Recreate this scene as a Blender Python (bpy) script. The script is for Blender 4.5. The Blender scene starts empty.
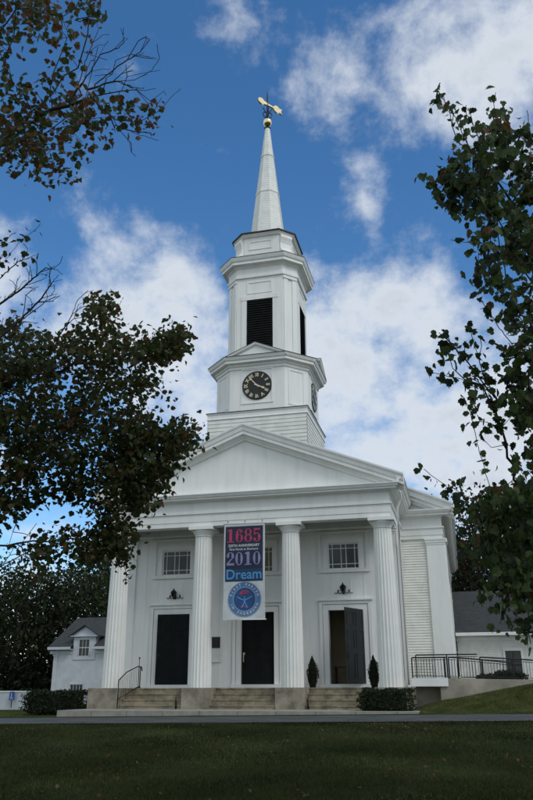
import bpy, math, random
import numpy as np
from mathutils import Vector, Matrix
random.seed(7); rng = np.random.default_rng(7)
PI = math.pi; R = math.radians
sc = bpy.context.scene
col = sc.collection

# ------------------------------------------------------------------ camera
FPX = 759.35; PCX = 266.44; PCY = 400.0
P_ = R(20.822); YAW = R(13.874); ROLL = R(-.163)
C = np.array([9.103, -33.069, .856])
fw = np.array([-math.sin(YAW)*math.cos(P_), math.cos(YAW)*math.cos(P_), math.sin(P_)])
rt = np.array([math.cos(YAW), math.sin(YAW), 0.0]); up = np.cross(rt, fw)
rt, up = rt*math.cos(ROLL)+up*math.sin(ROLL), up*math.cos(ROLL)-rt*math.sin(ROLL)
def cast(px, py, d):                      # point seen at photo pixel (px, py), d metres along the view axis
    return C + d*(fw + rt*(px-PCX)/FPX - up*(py-PCY)/FPX)
def cdir(px, py):
    v = fw + rt*(px-PCX)/FPX - up*(py-PCY)/FPX
    return v/np.linalg.norm(v)
cd = bpy.data.cameras.new('camera'); cam = bpy.data.objects.new('camera', cd); col.objects.link(cam)
M = Matrix(((rt[0], up[0], -fw[0], C[0]), (rt[1], up[1], -fw[1], C[1]), (rt[2], up[2], -fw[2], C[2]), (0, 0, 0, 1)))
cam.matrix_world = M
cd.sensor_fit = 'VERTICAL'; cd.sensor_height = 36; cd.sensor_width = 24; cd.lens = FPX/800*36
cd.clip_start = .1; cd.clip_end = 3000
sc.camera = cam

# ------------------------------------------------------------------ materials
def nt(name):
    m = bpy.data.materials.new(name); m.use_nodes = True
    n = m.node_tree; b = n.nodes['Principled BSDF']
    return m, n, b
def N(n, t, **k):
    x = n.nodes.new(t)
    for a, v in k.items():
        if a in x.inputs: x.inputs[a].default_value = v
        else: setattr(x, a, v)
    return x
def ramp(n, stops):
    r = n.nodes.new('ShaderNodeValToRGB'); e = r.color_ramp.elements
    while len(e) > 1: e.remove(e[-1])
    e[0].position = stops[0][0]; e[0].color = (*stops[0][1], 1)
    for p, c in stops[1:]:
        q = e.new(p); q.color = (*c, 1)
    return r
def mat(name, c1, c2, scale=3, rough=.6, bump=0, bscale=None, detail=5, stretch=(1,1,1), metal=0, spec=.4, lo=.35, hi=.65):
    m, n, b = nt(name)
    tc = N(n, 'ShaderNodeNewGeometry'); mp = N(n, 'ShaderNodeMapping'); mp.inputs['Scale'].default_value = stretch
    n.links.new(tc.outputs['Position'], mp.inputs['Vector'])
    no = N(n, 'ShaderNodeTexNoise', Scale=scale, Detail=detail, Roughness=.6)
    n.links.new(mp.outputs[0], no.inputs['Vector'])
    r = ramp(n, [(lo, c1), (hi, c2)]); n.links.new(no.outputs['Fac'], r.inputs[0])
    n.links.new(r.outputs[0], b.inputs['Base Color'])
    b.inputs['Roughness'].default_value = rough; b.inputs['Metallic'].default_value = metal
    b.inputs['Specular IOR Level'].default_value = spec
    if bump:
        nb = N(n, 'ShaderNodeTexNoise', Scale=bscale or scale*8, Detail=4)
        n.links.new(mp.outputs[0], nb.inputs['Vector'])
        bp = N(n, 'ShaderNodeBump', Strength=bump, Distance=.02); n.links.new(nb.outputs['Fac'], bp.inputs['Height'])
        n.links.new(bp.outputs[0], b.inputs['Normal'])
    return m
WHITE = mat('white_paint', (.725,.73,.70), (.82,.825,.81), 1.6, .55, .12, 9, stretch=(1.6,1.6,.3), lo=.22, hi=.55, detail=9)
COLM = mat('column_paint', (.72,.72,.69), (.80,.80,.77), .8, .6)
WHITE2 = mat('white_clapboard_paint', (.64,.64,.59), (.78,.78,.74), 2, .6, .15, 12, lo=.25, hi=.6)
SPIREP = mat('spire_paint', (.66,.67,.65), (.80,.81,.79), 2.2, .6, .2, 12, lo=.25, hi=.6)
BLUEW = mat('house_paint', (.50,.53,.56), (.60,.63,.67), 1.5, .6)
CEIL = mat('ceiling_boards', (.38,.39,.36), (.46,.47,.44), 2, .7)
STONE = mat('granite_step', (.13,.11,.08), (.34,.29,.20), 2.2, .85, .5, 30, detail=8)
STONE2 = mat('granite_block', (.14,.12,.09), (.36,.32,.25), 1.7, .85, .5, 25, detail=8)
CONC = mat('concrete', (.24,.22,.18), (.42,.38,.31), 1.2, .9, .3, 30)
SIDEW = mat('sidewalk_concrete', (.24,.23,.20), (.34,.33,.29), 2.5, .9, .4, 40)
ASPH = mat('asphalt', (.038,.041,.043), (.078,.083,.084), .8, .92, .6, 60, detail=12)
ROOFM = mat('grey_roof', (.030,.034,.036), (.052,.056,.058), 2.5, .9, .6, 18, stretch=(1,1,5))
DKROOF = mat('dark_flashing', (.03,.033,.035), (.05,.05,.055), 2, .6)
DARKDOOR = mat('door_paint', (.005,.007,.0065), (.009,.012,.011), 3, .6, spec=.15)
GREYDOOR = mat('open_door_paint', (.016,.020,.021), (.024,.029,.031), 3, .5, spec=.3)
LOUV = mat('louver_paint', (.008,.010,.010), (.014,.016,.016), 3, .8, spec=.1)
IRON = mat('black_iron', (.012,.012,.013), (.022,.022,.024), 6, .45, metal=.3)
GOLD = mat('gilding', (.82,.66,.34), (.95,.82,.50), 4, .28, metal=1)
GILT = mat('gilt_paint', (.60,.52,.36), (.76,.70,.52), 20, .45)
BLACKP = mat('black_dial', (.012,.012,.010), (.02,.02,.016), 6, .4)
OCHRE = mat('ochre_plaster', (.45,.38,.25), (.55,.47,.32), 1.5, .8)
WOOD = mat('dark_wood', (.05,.03,.02), (.08,.05,.03), 4, .5)
BARK = mat('maple_bark', (.022,.018,.015), (.05,.042,.036), 9, .9, .8, 30, stretch=(1,1,.3))
BARK2 = mat('grey_bark', (.05,.045,.04), (.11,.10,.09), 9, .9, .6, 30, stretch=(1,1,.3))
PAPER = mat('notice_paper', (.62,.62,.60), (.72,.72,.70), 5, .5)
def glass():
    m, n, b = nt('window_glass'); b.inputs['Base Color'].default_value = (.012,.015,.016,1)
    b.inputs['Roughness'].default_value = .08; b.inputs['Specular IOR Level'].default_value = .5
    no = N(n, 'ShaderNodeTexNoise', Scale=1.7); bp = N(n, 'ShaderNodeBump', Strength=.15, Distance=.05)
    n.links.new(no.outputs['Fac'], bp.inputs['Height']); n.links.new(bp.outputs[0], b.inputs['Normal'])
    return m
GLASS = glass()
CURT = mat('yellow_blind', (.17,.16,.10), (.24,.22,.15), 2, .3)
def flat(name, c, rough=.6):
    return mat(name, tuple(v*.9 for v in c), tuple(min(1,v*1.06) for v in c), 3, rough)
NAVY = flat('banner_navy', (.014,.022,.055)); BWHITE = flat('banner_white', (.55,.58,.60)); CRIM = flat('banner_crimson', (.42,.045,.11))
MAUVE = flat('banner_mauve', (.24,.23,.42)); SKYB = flat('banner_sky_blue', (.09,.30,.58)); SEALB = flat('banner_seal_blue', (.07,.17,.36))
SEALD = flat('banner_seal_navy', (.02,.07,.20)); SEALL = flat('banner_seal_pale', (.18,.32,.50)); BLUEBAND = flat('banner_blue_band', (.012,.05,.13))
SIGNB = flat('sign_blue', (.02,.10,.38)); SIGNW = flat('sign_white', (.7,.72,.75))
def leafmat(name, c1, c2, tr=.45, scale=25):
    m, n, b = nt(name)
    g = N(n, 'ShaderNodeNewGeometry'); no = N(n, 'ShaderNodeTexNoise', Scale=scale, Detail=2); n.links.new(g.outputs['Position'], no.inputs['Vector'])
    r = ramp(n, [(.3, c1), (.7, c2)]); n.links.new(no.outputs['Fac'], r.inputs[0]); n.links.new(r.outputs[0], b.inputs['Base Color'])
    b.inputs['Roughness'].default_value = .55; b.inputs['Specular IOR Level'].default_value = .25
    t = N(n, 'ShaderNodeBsdfTranslucent'); n.links.new(r.outputs[0], t.inputs['Color'])
    mx = N(n, 'ShaderNodeMixShader', Fac=tr); out = n.nodes['Material Output']
    n.links.new(b.outputs[0], mx.inputs[1]); n.links.new(t.outputs[0], mx.inputs[2]); n.links.new(mx.outputs[0], out.inputs[0])
    return m
LG1 = leafmat('leaf_green', (.026,.042,.015), (.062,.084,.028)); LG2 = leafmat('leaf_olive', (.042,.048,.016), (.088,.090,.028))
LB1 = leafmat('leaf_brown', (.070,.038,.018), (.14,.07,.030)); LO1 = leafmat('leaf_orange', (.12,.045,.015), (.22,.09,.025))
LD1 = leafmat('leaf_dark_green', (.010,.018,.008), (.028,.042,.016)); LG3 = leafmat('leaf_fresh_green', (.042,.068,.020), (.080,.120,.036))
LR1 = leafmat('leaf_russet', (.030,.014,.010), (.06,.026,.018))
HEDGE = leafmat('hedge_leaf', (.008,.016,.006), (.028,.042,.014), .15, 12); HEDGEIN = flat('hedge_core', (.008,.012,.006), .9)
LY1 = leafmat('leaf_yellow_green', (.045,.055,.015), (.09,.10,.03))

# ------------------------------------------------------------------ mesh helpers
class MB:
    def __init__(s): s.v = []; s.f = []; s.sm = []
    def add(s, vs, fs, smooth=False):
        o = len(s.v); s.v += [tuple(map(float, p)) for p in vs]
        for f in fs: s.f.append([i+o for i in f]); s.sm.append(smooth)
    def box(s, x0, x1, y0, y1, z0, z1):
        s.add([(x0,y0,z0),(x1,y0,z0),(x1,y1,z0),(x0,y1,z0),(x0,y0,z1),(x1,y0,z1),(x1,y1,z1),(x0,y1,z1)],
              [(0,3,2,1),(4,5,6,7),(0,1,5,4),(1,2,6,5),(2,3,7,6),(3,0,4,7)])
    def tube(s, pts, rad, n=8, smooth=True, caps=True):
        pts = [Vector(p) for p in pts]; k = len(pts)
        if not hasattr(rad, '__len__'): rad = [rad]*k
        rings = []; prev = None
        for i, p in enumerate(pts):
            t = (pts[min(i+1,k-1)] - pts[max(i-1,0)])
            if t.length < 1e-9: t = Vector((0,0,1))
            t.normalize()
            if prev is None:
                a = Vector((0,0,1)) if abs(t.z) < .9 else Vector((1,0,0)); u = t.cross(a).normalized()
            else:
                u = (prev - t*prev.dot(t))
                if u.length < 1e-6: u = t.orthogonal()
                u.normalize()
            prev = u; w = t.cross(u)
            rings.append([p + (u*math.cos(2*PI*j/n) + w*math.sin(2*PI*j/n))*rad[i] for j in range(n)])
        vs = [q for r in rings for q in r]; fs = []
        for i in range(k-1):
            for j in range(n): fs.append((i*n+j, i*n+(j+1)%n, (i+1)*n+(j+1)%n, (i+1)*n+j))
        s.add(vs, fs, smooth)
        if caps: s.add(rings[0], [list(range(n))[::-1]]); s.add(rings[-1], [list(range(n))])
    def lathe(s, c, prof, n=24, smooth=True, phase=0):
        vs = []; fs = []; k = len(prof)
        for r, z in prof:
            for j in range(n):
                a = 2*PI*j/n + phase; vs.append((c[0]+r*math.cos(a), c[1]+r*math.sin(a), c[2]+z))
        for i in range(k-1):
            for j in range(n): fs.append((i*n+j, i*n+(j+1)%n, (i+1)*n+(j+1)%n, (i+1)*n+j))
        s.add(vs, fs, smooth); s.add(vs[:n], [list(range(n))[::-1]]); s.add(vs[-n:], [list(range(n))])
    def prism(s, poly, d, axis='y', at=0):   # poly of (a,b); extruded d along axis from at
        k = len(poly)
        f = {'y': lambda a,b,t:(a,t,b), 'x': lambda a,b,t:(t,a,b), 'z': lambda a,b,t:(a,b,t)}[axis]
        vs = [f(a,b,at) for a,b in poly] + [f(a,b,at+d) for a,b in poly]
        s.add(vs, [list(range(k)), list(range(k,2*k))[::-1]] + [(i, i+k, (i+1)%k+k, (i+1)%k) for i in range(k)])
    def sweep(s, path, prof, closed=True, cap=True):
        """profile (outward offset, z) swept along a plan polyline (counter-clockwise, outside on the right), mitred"""
        n = len(path); P = [Vector((p[0], p[1])) for p in path]; rows = []
        def nrm(a, b):
            d = (b-a).normalized(); return Vector((d.y, -d.x))
        for i in range(n):
            if closed or 0 < i < n-1:
                n1 = nrm(P[i-1], P[i]); n2 = nrm(P[i], P[(i+1) % n]); m = (n1+n2); m /= max(.2, m.dot(n1))
            elif i == 0: m = nrm(P[0], P[1])
            else: m = nrm(P[-2], P[-1])
            rows.append([(P[i].x+m.x*o, P[i].y+m.y*o, z) for o, z in prof])
        k = len(prof); vs = [q for r in rows for q in r]; fs = []
        for i in range(n if closed else n-1):
            j = (i+1) % n
            for a in range(k-1): fs.append((i*k+a, j*k+a, j*k+a+1, i*k+a+1))
        s.add(vs, fs)
        if not closed and cap:
            s.add(rows[0], [list(range(k))]); s.add(rows[-1], [list(range(k))[::-1]])
    def cap(s, path, z, flip=False):
        s.add([(p[0], p[1], z) for p in path], [list(range(len(path)))[::(-1 if flip else 1)]])
    def build(s, name, m, parent=None, recalc=True):
        me = bpy.data.meshes.new(name); me.from_pydata(s.v, [], s.f); me.update()
        me.polygons.foreach_set('use_smooth', s.sm)
        if recalc:
            import bmesh
            b = bmesh.new(); b.from_mesh(me); bmesh.ops.remove_doubles(b, verts=b.verts, dist=1e-5)
            bmesh.ops.recalc_face_normals(b, faces=b.faces); b.to_mesh(me); b.free()
        o = bpy.data.objects.new(name, me); col.objects.link(o)
        for x in (m if isinstance(m, (list, tuple)) else [m]): me.materials.append(x)
        if parent: o.parent = parent
        return o
def tag(o, label, cat, group=None, kind=None):
    if label: o['label'] = label
    if cat: o['category'] = cat
    if group: o['group'] = group
    if kind: o['kind'] = kind
    return o
def thing(name, label, cat, loc=(0,0,0), group=None):
    o = bpy.data.objects.new(name, None); col.objects.link(o); o.location = loc; o.empty_display_size = .3
    return tag(o, label, cat, group)
def copy_thing(src, loc, label=None, rot=None):
    c = src.copy(); col.objects.link(c); c.location = loc
    if label: c['label'] = label
    if rot is not None: c.rotation_euler.z = rot
    def rec(a, b):
        for ch in list(a.children):
            if ch is b: continue
            d = ch.copy(); col.objects.link(d); d.parent = b; rec(ch, d)
    rec(src, c); return c
def chamf(h, f, cx=0, cy=4.25):               # square of half size h with cut corners; f = half of the front face
    return [(cx-f,cy-h),(cx+f,cy-h),(cx+h,cy-f),(cx+h,cy+f),(cx+f,cy+h),(cx-f,cy+h),(cx-h,cy+f),(cx-h,cy-f)]
def holed(mb, u0, u1, z0, z1, w, th, holes, plane='y'):
    """wall sheet pair (front at w, back at w+th) with holes (u0,u1,z0,z1) and their reveals"""
    us = sorted({u0, u1, *[h[0] for h in holes], *[h[1] for h in holes]}); zs = sorted({z0, z1, *[h[2] for h in holes], *[h[3] for h in holes]})
    inh = lambda a, b: any(h[0] < a < h[1] and h[2] < b < h[3] for h in holes)
    P = (lambda u, t, z: (u, t, z)) if plane == 'y' else (lambda u, t, z: (t, u, z))
    for i in range(len(us)-1):
        for j in range(len(zs)-1):
            if inh((us[i]+us[i+1])/2, (zs[j]+zs[j+1])/2): continue
            for t in (w, w+th):
                mb.add([P(us[i],t,zs[j]),P(us[i+1],t,zs[j]),P(us[i+1],t,zs[j+1]),P(us[i],t,zs[j+1])], [(0,1,2,3)])
    for a,b,c,d in [*holes, (u0,u1,z0,z1)]:
        for q in ([(a,c),(a,d)],[(b,c),(b,d)],[(a,c),(b,c)],[(a,d),(b,d)]):
            (ua,za),(ub,zb) = q
            mb.add([P(ua,w,za),P(ub,w,zb),P(ub,w+th,zb),P(ua,w+th,za)], [(0,1,2,3)])
def siding(mb, p0, p1, z0, z1, out, step=.115, lap=.016, slopes=None):
    """clapboards between plan points p0,p1; out = outward unit (x,y)"""
    z = z0; ox, oy = out
    while z < z1-1e-4:
        zt = min(z+step, z1)
        a = (p0[0]+ox*lap, p0[1]+oy*lap); b = (p1[0]+ox*lap, p1[1]+oy*lap)
        a2 = (p0[0]+ox*.003, p0[1]+oy*.003); b2 = (p1[0]+ox*.003, p1[1]+oy*.003)
        mb.add([(*a,z),(*b,z),(*b2,zt),(*a2,zt)], [(0,1,2,3)])
        mb.add([(*a,z),(*b,z),(p1[0],p1[1],z),(p0[0],p0[1],z)], [(0,1,2,3)])
        z = zt
def frame(mb, x0, x1, z0, z1, w, y, d, bottom=True):     # casing around an opening, proud of y by d
    mb.box(x0-w, x0, y-d, y, z0, z1+w); mb.box(x1, x1+w, y-d, y, z0, z1+w); mb.box(x0, x1, y-d, y, z1, z1+w)
    if bottom: mb.box(x0-w, x1+w, y-d-.03, y, z0-.12, z0)
def textobj(s, size, loc, rot, m, parent, name, bold=0, align='CENTER', sx=1):
    cu = bpy.data.curves.new(name, 'FONT'); cu.body = s; cu.size = size; cu.align_x = align; cu.align_y = 'CENTER'; cu.offset = bold; cu.resolution_u = 3
    cu.extrude = .002
    o = bpy.data.objects.new('tmp', cu); col.objects.link(o)
    dg = bpy.context.evaluated_depsgraph_get(); me = bpy.data.meshes.new_from_object(o.evaluated_get(dg))
    bpy.data.objects.remove(o); me.name = name
    me.transform(Matrix.LocRotScale(Vector(loc), rot.to_quaternion() if hasattr(rot,'to_quaternion') else rot, None) @ Matrix.Diagonal((sx,1,1,1)))
    me.materials.clear(); me.materials.append(m)
    t = bpy.data.objects.new(name, me); col.objects.link(t); t.parent = parent
    return t
ROTX = Matrix.Rotation(PI/2, 3, 'X')

# ------------------------------------------------------------------ terrain
def sstep(a, b, x):
    t = min(1, max(0, (x-a)/(b-a))); return t*t*(3-2*t)
def G(x, y):
    z = -.12 + .012*max(-20, min(20, x-1))
    z -= .62*sstep(-9.6, -24, y) if y < -9.6 else 0
    if y > -3.2:
        z += .86*sstep(6.3, 13.5, x)*sstep(-3.2, .5, y) + .22*sstep(6.0, 8.2, x)*sstep(-3.0, .2, y)
    if y > -3.2: z += .05
    return z
def terrain():
    xs = list(np.concatenate([np.linspace(-500,-45,14), np.linspace(-40,30,141), np.linspace(35,500,14)]))
    ys = list(np.concatenate([np.linspace(-120,-42,8), np.linspace(-40,16,141), np.linspace(18,60,22), np.linspace(70,700,14)]))
    mb = MB(); nx = len(xs)
    for y in ys:
        for x in xs: mb.v.append((x, y, G(x, y) + (.015*math.sin(x*1.3+y*.7)*math.sin(y*1.1) if y < -9.8 else 0)))
    for j in range(len(ys)-1):
        for i in range(nx-1): mb.f.append([j*nx+i, j*nx+i+1, (j+1)*nx+i+1, (j+1)*nx+i]); mb.sm.append(True)
    return mb
LAWN = mat('lawn_soil', (.015,.023,.007), (.052,.062,.021), .3, .95, .6, 40, detail=10)
ground = terrain().build('ground', LAWN, recalc=False); tag(ground, None, None, kind='structure')
mb = MB()
def strip(mb, xs, y0, y1, dz, ny=12):
    ys = [y0+(y1-y0)*j/ny for j in range(ny+1)]; n = len(xs); o = len(mb.v)
    for y in ys:
        for x in xs: mb.v.append((x, y, G(x, y)+dz))
    for j in range(ny):
        for i in range(n-1): mb.f.append([o+j*n+i, o+j*n+i+1, o+(j+1)*n+i+1, o+(j+1)*n+i]); mb.sm.append(True)
strip(mb, list(np.linspace(-80, 60, 141)), -9.4, -3.22, .02)
drive = mb.build('driveway', ASPH, recalc=False); tag(drive, None, None, kind='structure')
mb = MB(); x = -6.95
while x < 7.2:
    w = 1.5; x1 = min(x+w, 7.3); mb.box(x+.008, x1-.008, -3.21, -1.62, -.2, .07); mb.box(x+.008, x1-.008, -1.60, .6, -.2, .068); x = x1
sw = mb.build('sidewalk', SIDEW); tag(sw, None, None, kind='structure')

# ------------------------------------------------------------------ church
church = thing('church', 'white clapboard church with four fluted columns, gabled portico and tall clock steeple', 'church', (0, 5, 0))
def part(mb, name, m, parent=church, **k):
    o = mb.build(name, m, parent)
    if parent is church: o.location = (0, -5, 0)
    return o
FL = .9
COLX = [-6.1, -2.033, 2.033, 6.1]
# podium
mb = MB(); mb.box(-6.75, 6.75, .62, 1.98, .0, FL); mb.box(-6.5, 6.5, 1.98, 5.38, 0, FL-.01); part(mb, 'portico_floor', STONE2)
mb = MB(); mb.box(-8.55, 8.55, 5.45, 26, -.3, .88); part(mb, 'foundation', STONE2)
for i, cx in enumerate(COLX):
    mb = MB(); a, b = (cx-.62, cx+.62)
    if i == 0: a = -6.95
    if i == 3: b = 6.95
    mb.box(a, b, -.62, .61, 0, FL-.004); p = part(mb, 'column_block', STONE2)
for i in range(3):
    mb = MB(); a = COLX[i]+.63; b = COLX[i+1]-.63
    for k in range(4): mb.box(a, b, -.56+.29*k, -.56+.29*(k+1)-.004 if k < 3 else .6, 0, .225*(k+1)+.0)
    for k in range(4): mb.box(a+.002, b-.002, -.585+.29*k, -.562+.29*k, .225*(k+1)-.05, .225*(k+1)-.002)   # nosing
    part(mb, 'step_flight', STONE)
# walls of the vestibule
DH = 4.16; DOORS = [-4.067, 0, 4.067]; DWH = .775
holes = [(c-DWH, c+DWH, 1.04, DH) for c in DOORS] + [(c-.72, c+.72, 5.98, 7.16) for c in DOORS]
mb = MB(); holed(mb, -6.5, 6.5, FL, 8.6, 2.0, .3, holes)
# flush board joints
for x in np.arange(-6.2, 6.3, .62):
    segs = [(FL, 8.2)]
    for h in holes:
        if h[0]-.36 < x < h[1]+.36:
            segs = [q for a, b in segs for q in ((a, min(b, h[2]-.3)), (max(a, h[3]+.4), b)) if q[1]-q[0] > .05]
    for a, b in segs: mb.box(x-.012, x+.012, 1.985, 1.999, a, b)
part(mb, 'vestibule_wall', WHITE)
for s in (-1, 1):
    mb = MB(); siding(mb, (s*6.5, 2.0), (s*6.5, 5.38), FL, 7.75, (s, 0)); a, b = sorted((s*6.4, s*6.498)); mb.box(a, b, 2.305, 5.38, FL, 8.6)
    part(mb, 'side_wall', WHITE2)
mb = MB(); mb.box(-6.39, 6.39, 5.3, 5.38, FL, 8.5); mb.box(-6.39, -6.3, 2.31, 5.29, FL, 8.5); mb.box(6.3, 6.39, 2.31, 5.29, FL, 8.5); mb.box(-6.29,6.29,2.31,5.29,4.7,4.8)
for x in (-2, 2): mb.box(x-.05, x+.05, 2.31, 5.29, FL, 4.69)
part(mb, 'interior_wall', OCHRE)
def anta(mb, x0, x1, y, z0, z1, d=.10, ydir=-1):
    ya, yb = (y-d, y) if ydir < 0 else (y, y+d)
    mb.box(x0, x1, ya, yb, z0+.25, z1-.3); mb.box(x0-.03, x1+.03, ya-.03, yb, z0, z0+.247)
    mb.box(x0-.02, x1+.02, ya-.02, yb, z1-.297, z1-.2); mb.box(x0-.05, x1+.05, ya-.05, yb, z1-.197, z1-.08); mb.box(x0-.08, x1+.08, ya-.08, yb, z1-.077, z1)
for x0, x1 in ((-6.5, -6.12), (6.12, 6.5)):
    mb = MB(); anta(mb, x0, x1, 1.995, FL, 7.77); part(mb, 'pilaster', WHITE)
for s in (-1, 1):
    mb = MB(); mb.box(*(sorted((s*6.52, s*6.62))), 2.0, 2.35, FL, 7.77)
    part(mb, 'corner_board', WHITE)
# doors
for i, c in enumerate(DOORS):
    mb = MB(); frame(mb, c-DWH, c+DWH, 1.04, DH, .24, 1.994, .06, False); frame(mb, c-DWH-.26, c+DWH+.26, 1.04, DH+.26, .14, 1.994, .10, False)
    mb.box(c-DWH-.46, c+DWH+.46, 1.82, 1.99, DH+.405, DH+.47); mb.box(c-DWH-.4, c+DWH+.4, 1.70, 2.25, FL, 1.035)
    cs = part(mb, 'door_casing', WHITE)
    d = MB(); W = 2*DWH-.02; H = DH-1.06
    d.box(-W, 0, -.05, 0, 0, H)
    for (a, b) in ((.12, .70), (.85, 1.43)):
        for (z0, z1) in ((.2, 1.25), (1.4, 2.2), (2.35, H-.15)):
            for q in (-.065, .003):
                d.box(-b, -a, q, q+.012, z0, z0+.05); d.box(-b, -a, q, q+.012, z1-.05, z1); d.box(-b, -b+.05, q, q+.012, z0+.052, z1-.052); d.box(-a-.05, -a, q, q+.012, z0+.052, z1-.052)
    lf = d.build('door', DARKDOOR if i < 2 else GREYDOOR, church); lf.location = (c+DWH-.01, 2.0-.012-5, 1.05)
    lf.rotation_euler.z = R([7, 0, 66][i])
    if i == 1: lf.location.y = 2.12-5
    if i == 2: lf['label'] = 'dark grey door leaf swung open outwards'
    h = MB(); h.tube([(-W+.1, -.06, 1.0), (-W+.1, -.12, 1.02), (-W+.1, -.12, 1.28), (-W+.1, -.06, 1.3)], .014); h.box(-W+.06, -W+.14, -.062, -.052, .95, 1.35)
    hh = h.build('door_handle', GILT if i == 1 else IRON, lf)
# vestibule windows
def window(c, z0, z1, hw, y, parent, m_glass, us, vs_, casing=.22, th=.03):
    mb = MB(); frame(mb, c-hw, c+hw, z0, z1, casing, y-.006, .05, False); mb.box(c-hw-casing-.1, c+hw+casing+.1, y-.12, y-.004, z0-.16, z0-.02)
    mb.box(c-hw-casing-.06, c+hw+casing+.06, y-.1, y-.006, z1+casing+.003, z1+casing+.06)
    w = part(mb, 'window', WHITE, parent)
    s = MB(); s.box(c-hw, c-hw+.05, y+.05, y+.09, z0, z1); s.box(c+hw-.05, c+hw, y+.05, y+.09, z0, z1); s.box(c-hw+.05, c+hw-.05, y+.05, y+.09, z0, z0+.05); s.box(c-hw+.05, c+hw-.05, y+.05, y+.09, z1-.05, z1)
    for u in us: s.box(c-hw+2*hw*u-th/2, c-hw+2*hw*u+th/2, y+.055, y+.085, z0+.05, z1-.05)
    for v in vs_: s.box(c-hw+.05, c+hw-.05, y+.058, y+.082, z0+(z1-z0)*v-th/2, z0+(z1-z0)*v+th/2)
    ss = s.build('sash', WHITE, w)
    g = MB(); g.box(c-hw+.01, c+hw-.01, y+.095, y+.105, z0+.01, z1-.01); g.build('pane', m_glass, w)
    return w
for i, c in enumerate(DOORS):
    window(c, 5.98, 7.16, .72, 2.0, church, [GLASS, CURT, GLASS][i], (.14, .42, .58, .86), (.2, .8))
# casings flanking windows (pilaster strips seen each side)
for c in DOORS:
    mb = MB()
    for s in (-1, 1):
        x = c+s*1.12; mb.box(x-.08, x+.08, 1.93, 1.996, 5.82, 7.6)
    mb.box(c-1.22, c+1.22, 1.91, 1.997, 7.6, 7.70)
    part(mb, 'window_surround', WHITE)
# columns
def column_mesh():
    mb = MB(); nfl = 20; per = 6; n = nfl*per; z0, z1 = FL, 7.34; rb, rtop = .475, .385
    levels = 14; vs = []; fs = []
    for k in range(levels+1):
        t = k/levels; z = z0+(z1-z0)*t; r = rb+(rtop-rb)*(t**1.35)
        for j in range(n):
            a = 2*PI*j/n; ph = (j % per)/per; dep = .040*math.sin(PI*ph)**.8 if ph > 0 else 0
            rr = r-dep*(r/rb); vs.append((rr*math.cos(a), rr*math.sin(a), z))
    for k in range(levels):
        for j in range(n): fs.append((k*n+j, k*n+(j+1) % n, (k+1)*n+(j+1) % n, (k+1)*n+j))
    mb.add(vs, fs); return mb
cm = column_mesh(); cap = MB(); cap.lathe((0,0,0), [(.375,7.335),(.405,7.35),(.405,7.375),(.39,7.39),(.40,7.41),(.42,7.42),(.42,7.44),(.46,7.50),(.51,7.56),(.525,7.60),(.50,7.62)], 32)
cap.box(-.56, .56, -.56, .56, 7.622, 7.772)
c0 = None
for i, cx in enumerate(COLX):
    if c0 is None:
        c0 = cm.build('column', COLM, church); c1 = cap.build('capital', WHITE, c0); o = c0
    else:
        o = c0.copy(); col.objects.link(o); q = c1.copy(); col.objects.link(q); q.parent = o
    o.location = (cx, -5, 0)
# entablature
ent = [(-6.5, 5.3), (-6.5, -.42), (6.5, -.42), (6.5, 5.3)]
prof = [(-.5,7.776),(0,7.776),(0,7.98),(.025,7.985),(.025,8.33),(.09,8.34),(.09,8.42),(.0,8.43),(.0,8.86),(.05,8.88),(.09,8.94),(.36,8.95),(.36,9.0),(.42,9.03),(.47,9.13),(.50,9.14),(.50,9.18),(-.5,9.19)]
mb = MB(); mb.sweep(ent, prof, closed=False)
mb.box(-6.0, 6.0, 1.55, 1.99, 7.78, 8.1)
part(mb, 'entablature', WHITE)
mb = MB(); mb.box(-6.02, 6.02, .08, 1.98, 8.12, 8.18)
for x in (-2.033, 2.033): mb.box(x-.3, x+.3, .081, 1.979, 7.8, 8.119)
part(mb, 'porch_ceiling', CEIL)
# pediment
SL = .40
mb = MB(); mb.add([(-6.6, -.42, 9.2), (6.6, -.42, 9.2), (0, -.42, 9.2+6.6*SL-.05)], [(0,1,2)])
mb.add([(-6.6, -.3, 9.2), (6.6, -.3, 9.2), (0, -.3, 9.2+6.6*SL-.05)], [(0,1,2)])
part(mb, 'tympanum', WHITE)
def rake(mb, prof, hw, za, sl, ends=True):
    """prof: closed loop (y, dz); roof line z = za - sl*|x| + dz"""
    k = len(prof); vs = []
    for x in (-hw, 0, hw): vs += [(x, y, za-sl*abs(x)+dz) for y, dz in prof]
    fs = [(i*k+a, (i+1)*k+a, (i+1)*k+(a+1) % k, i*k+(a+1) % k) for i in range(2) for a in range(k)]
    mb.add(vs, fs); mb.add(vs[:k], [list(range(k))]); mb.add(vs[2*k:], [list(range(k))])
mb = MB()
rake(mb, [(-.42,-.72),(-.52,-.72),(-.56,-.62),(-.62,-.60),(-.66,-.50),(-.82,-.49),(-.82,-.34),(-.86,-.32),(-.90,-.14),(-.93,-.12),(-.95,-.06),(-.95,.0),(-.42,.0)], 7.2, 12.42, SL)
part(mb, 'raking_cornice', WHITE)
mb = MB()
rake(mb, [(-.41,-.045),(-.41,.0),(5.2,0),(5.2,-.045)], 7.19, 12.42, SL)
part(mb, 'portico_roof', ROOFM)
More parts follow.
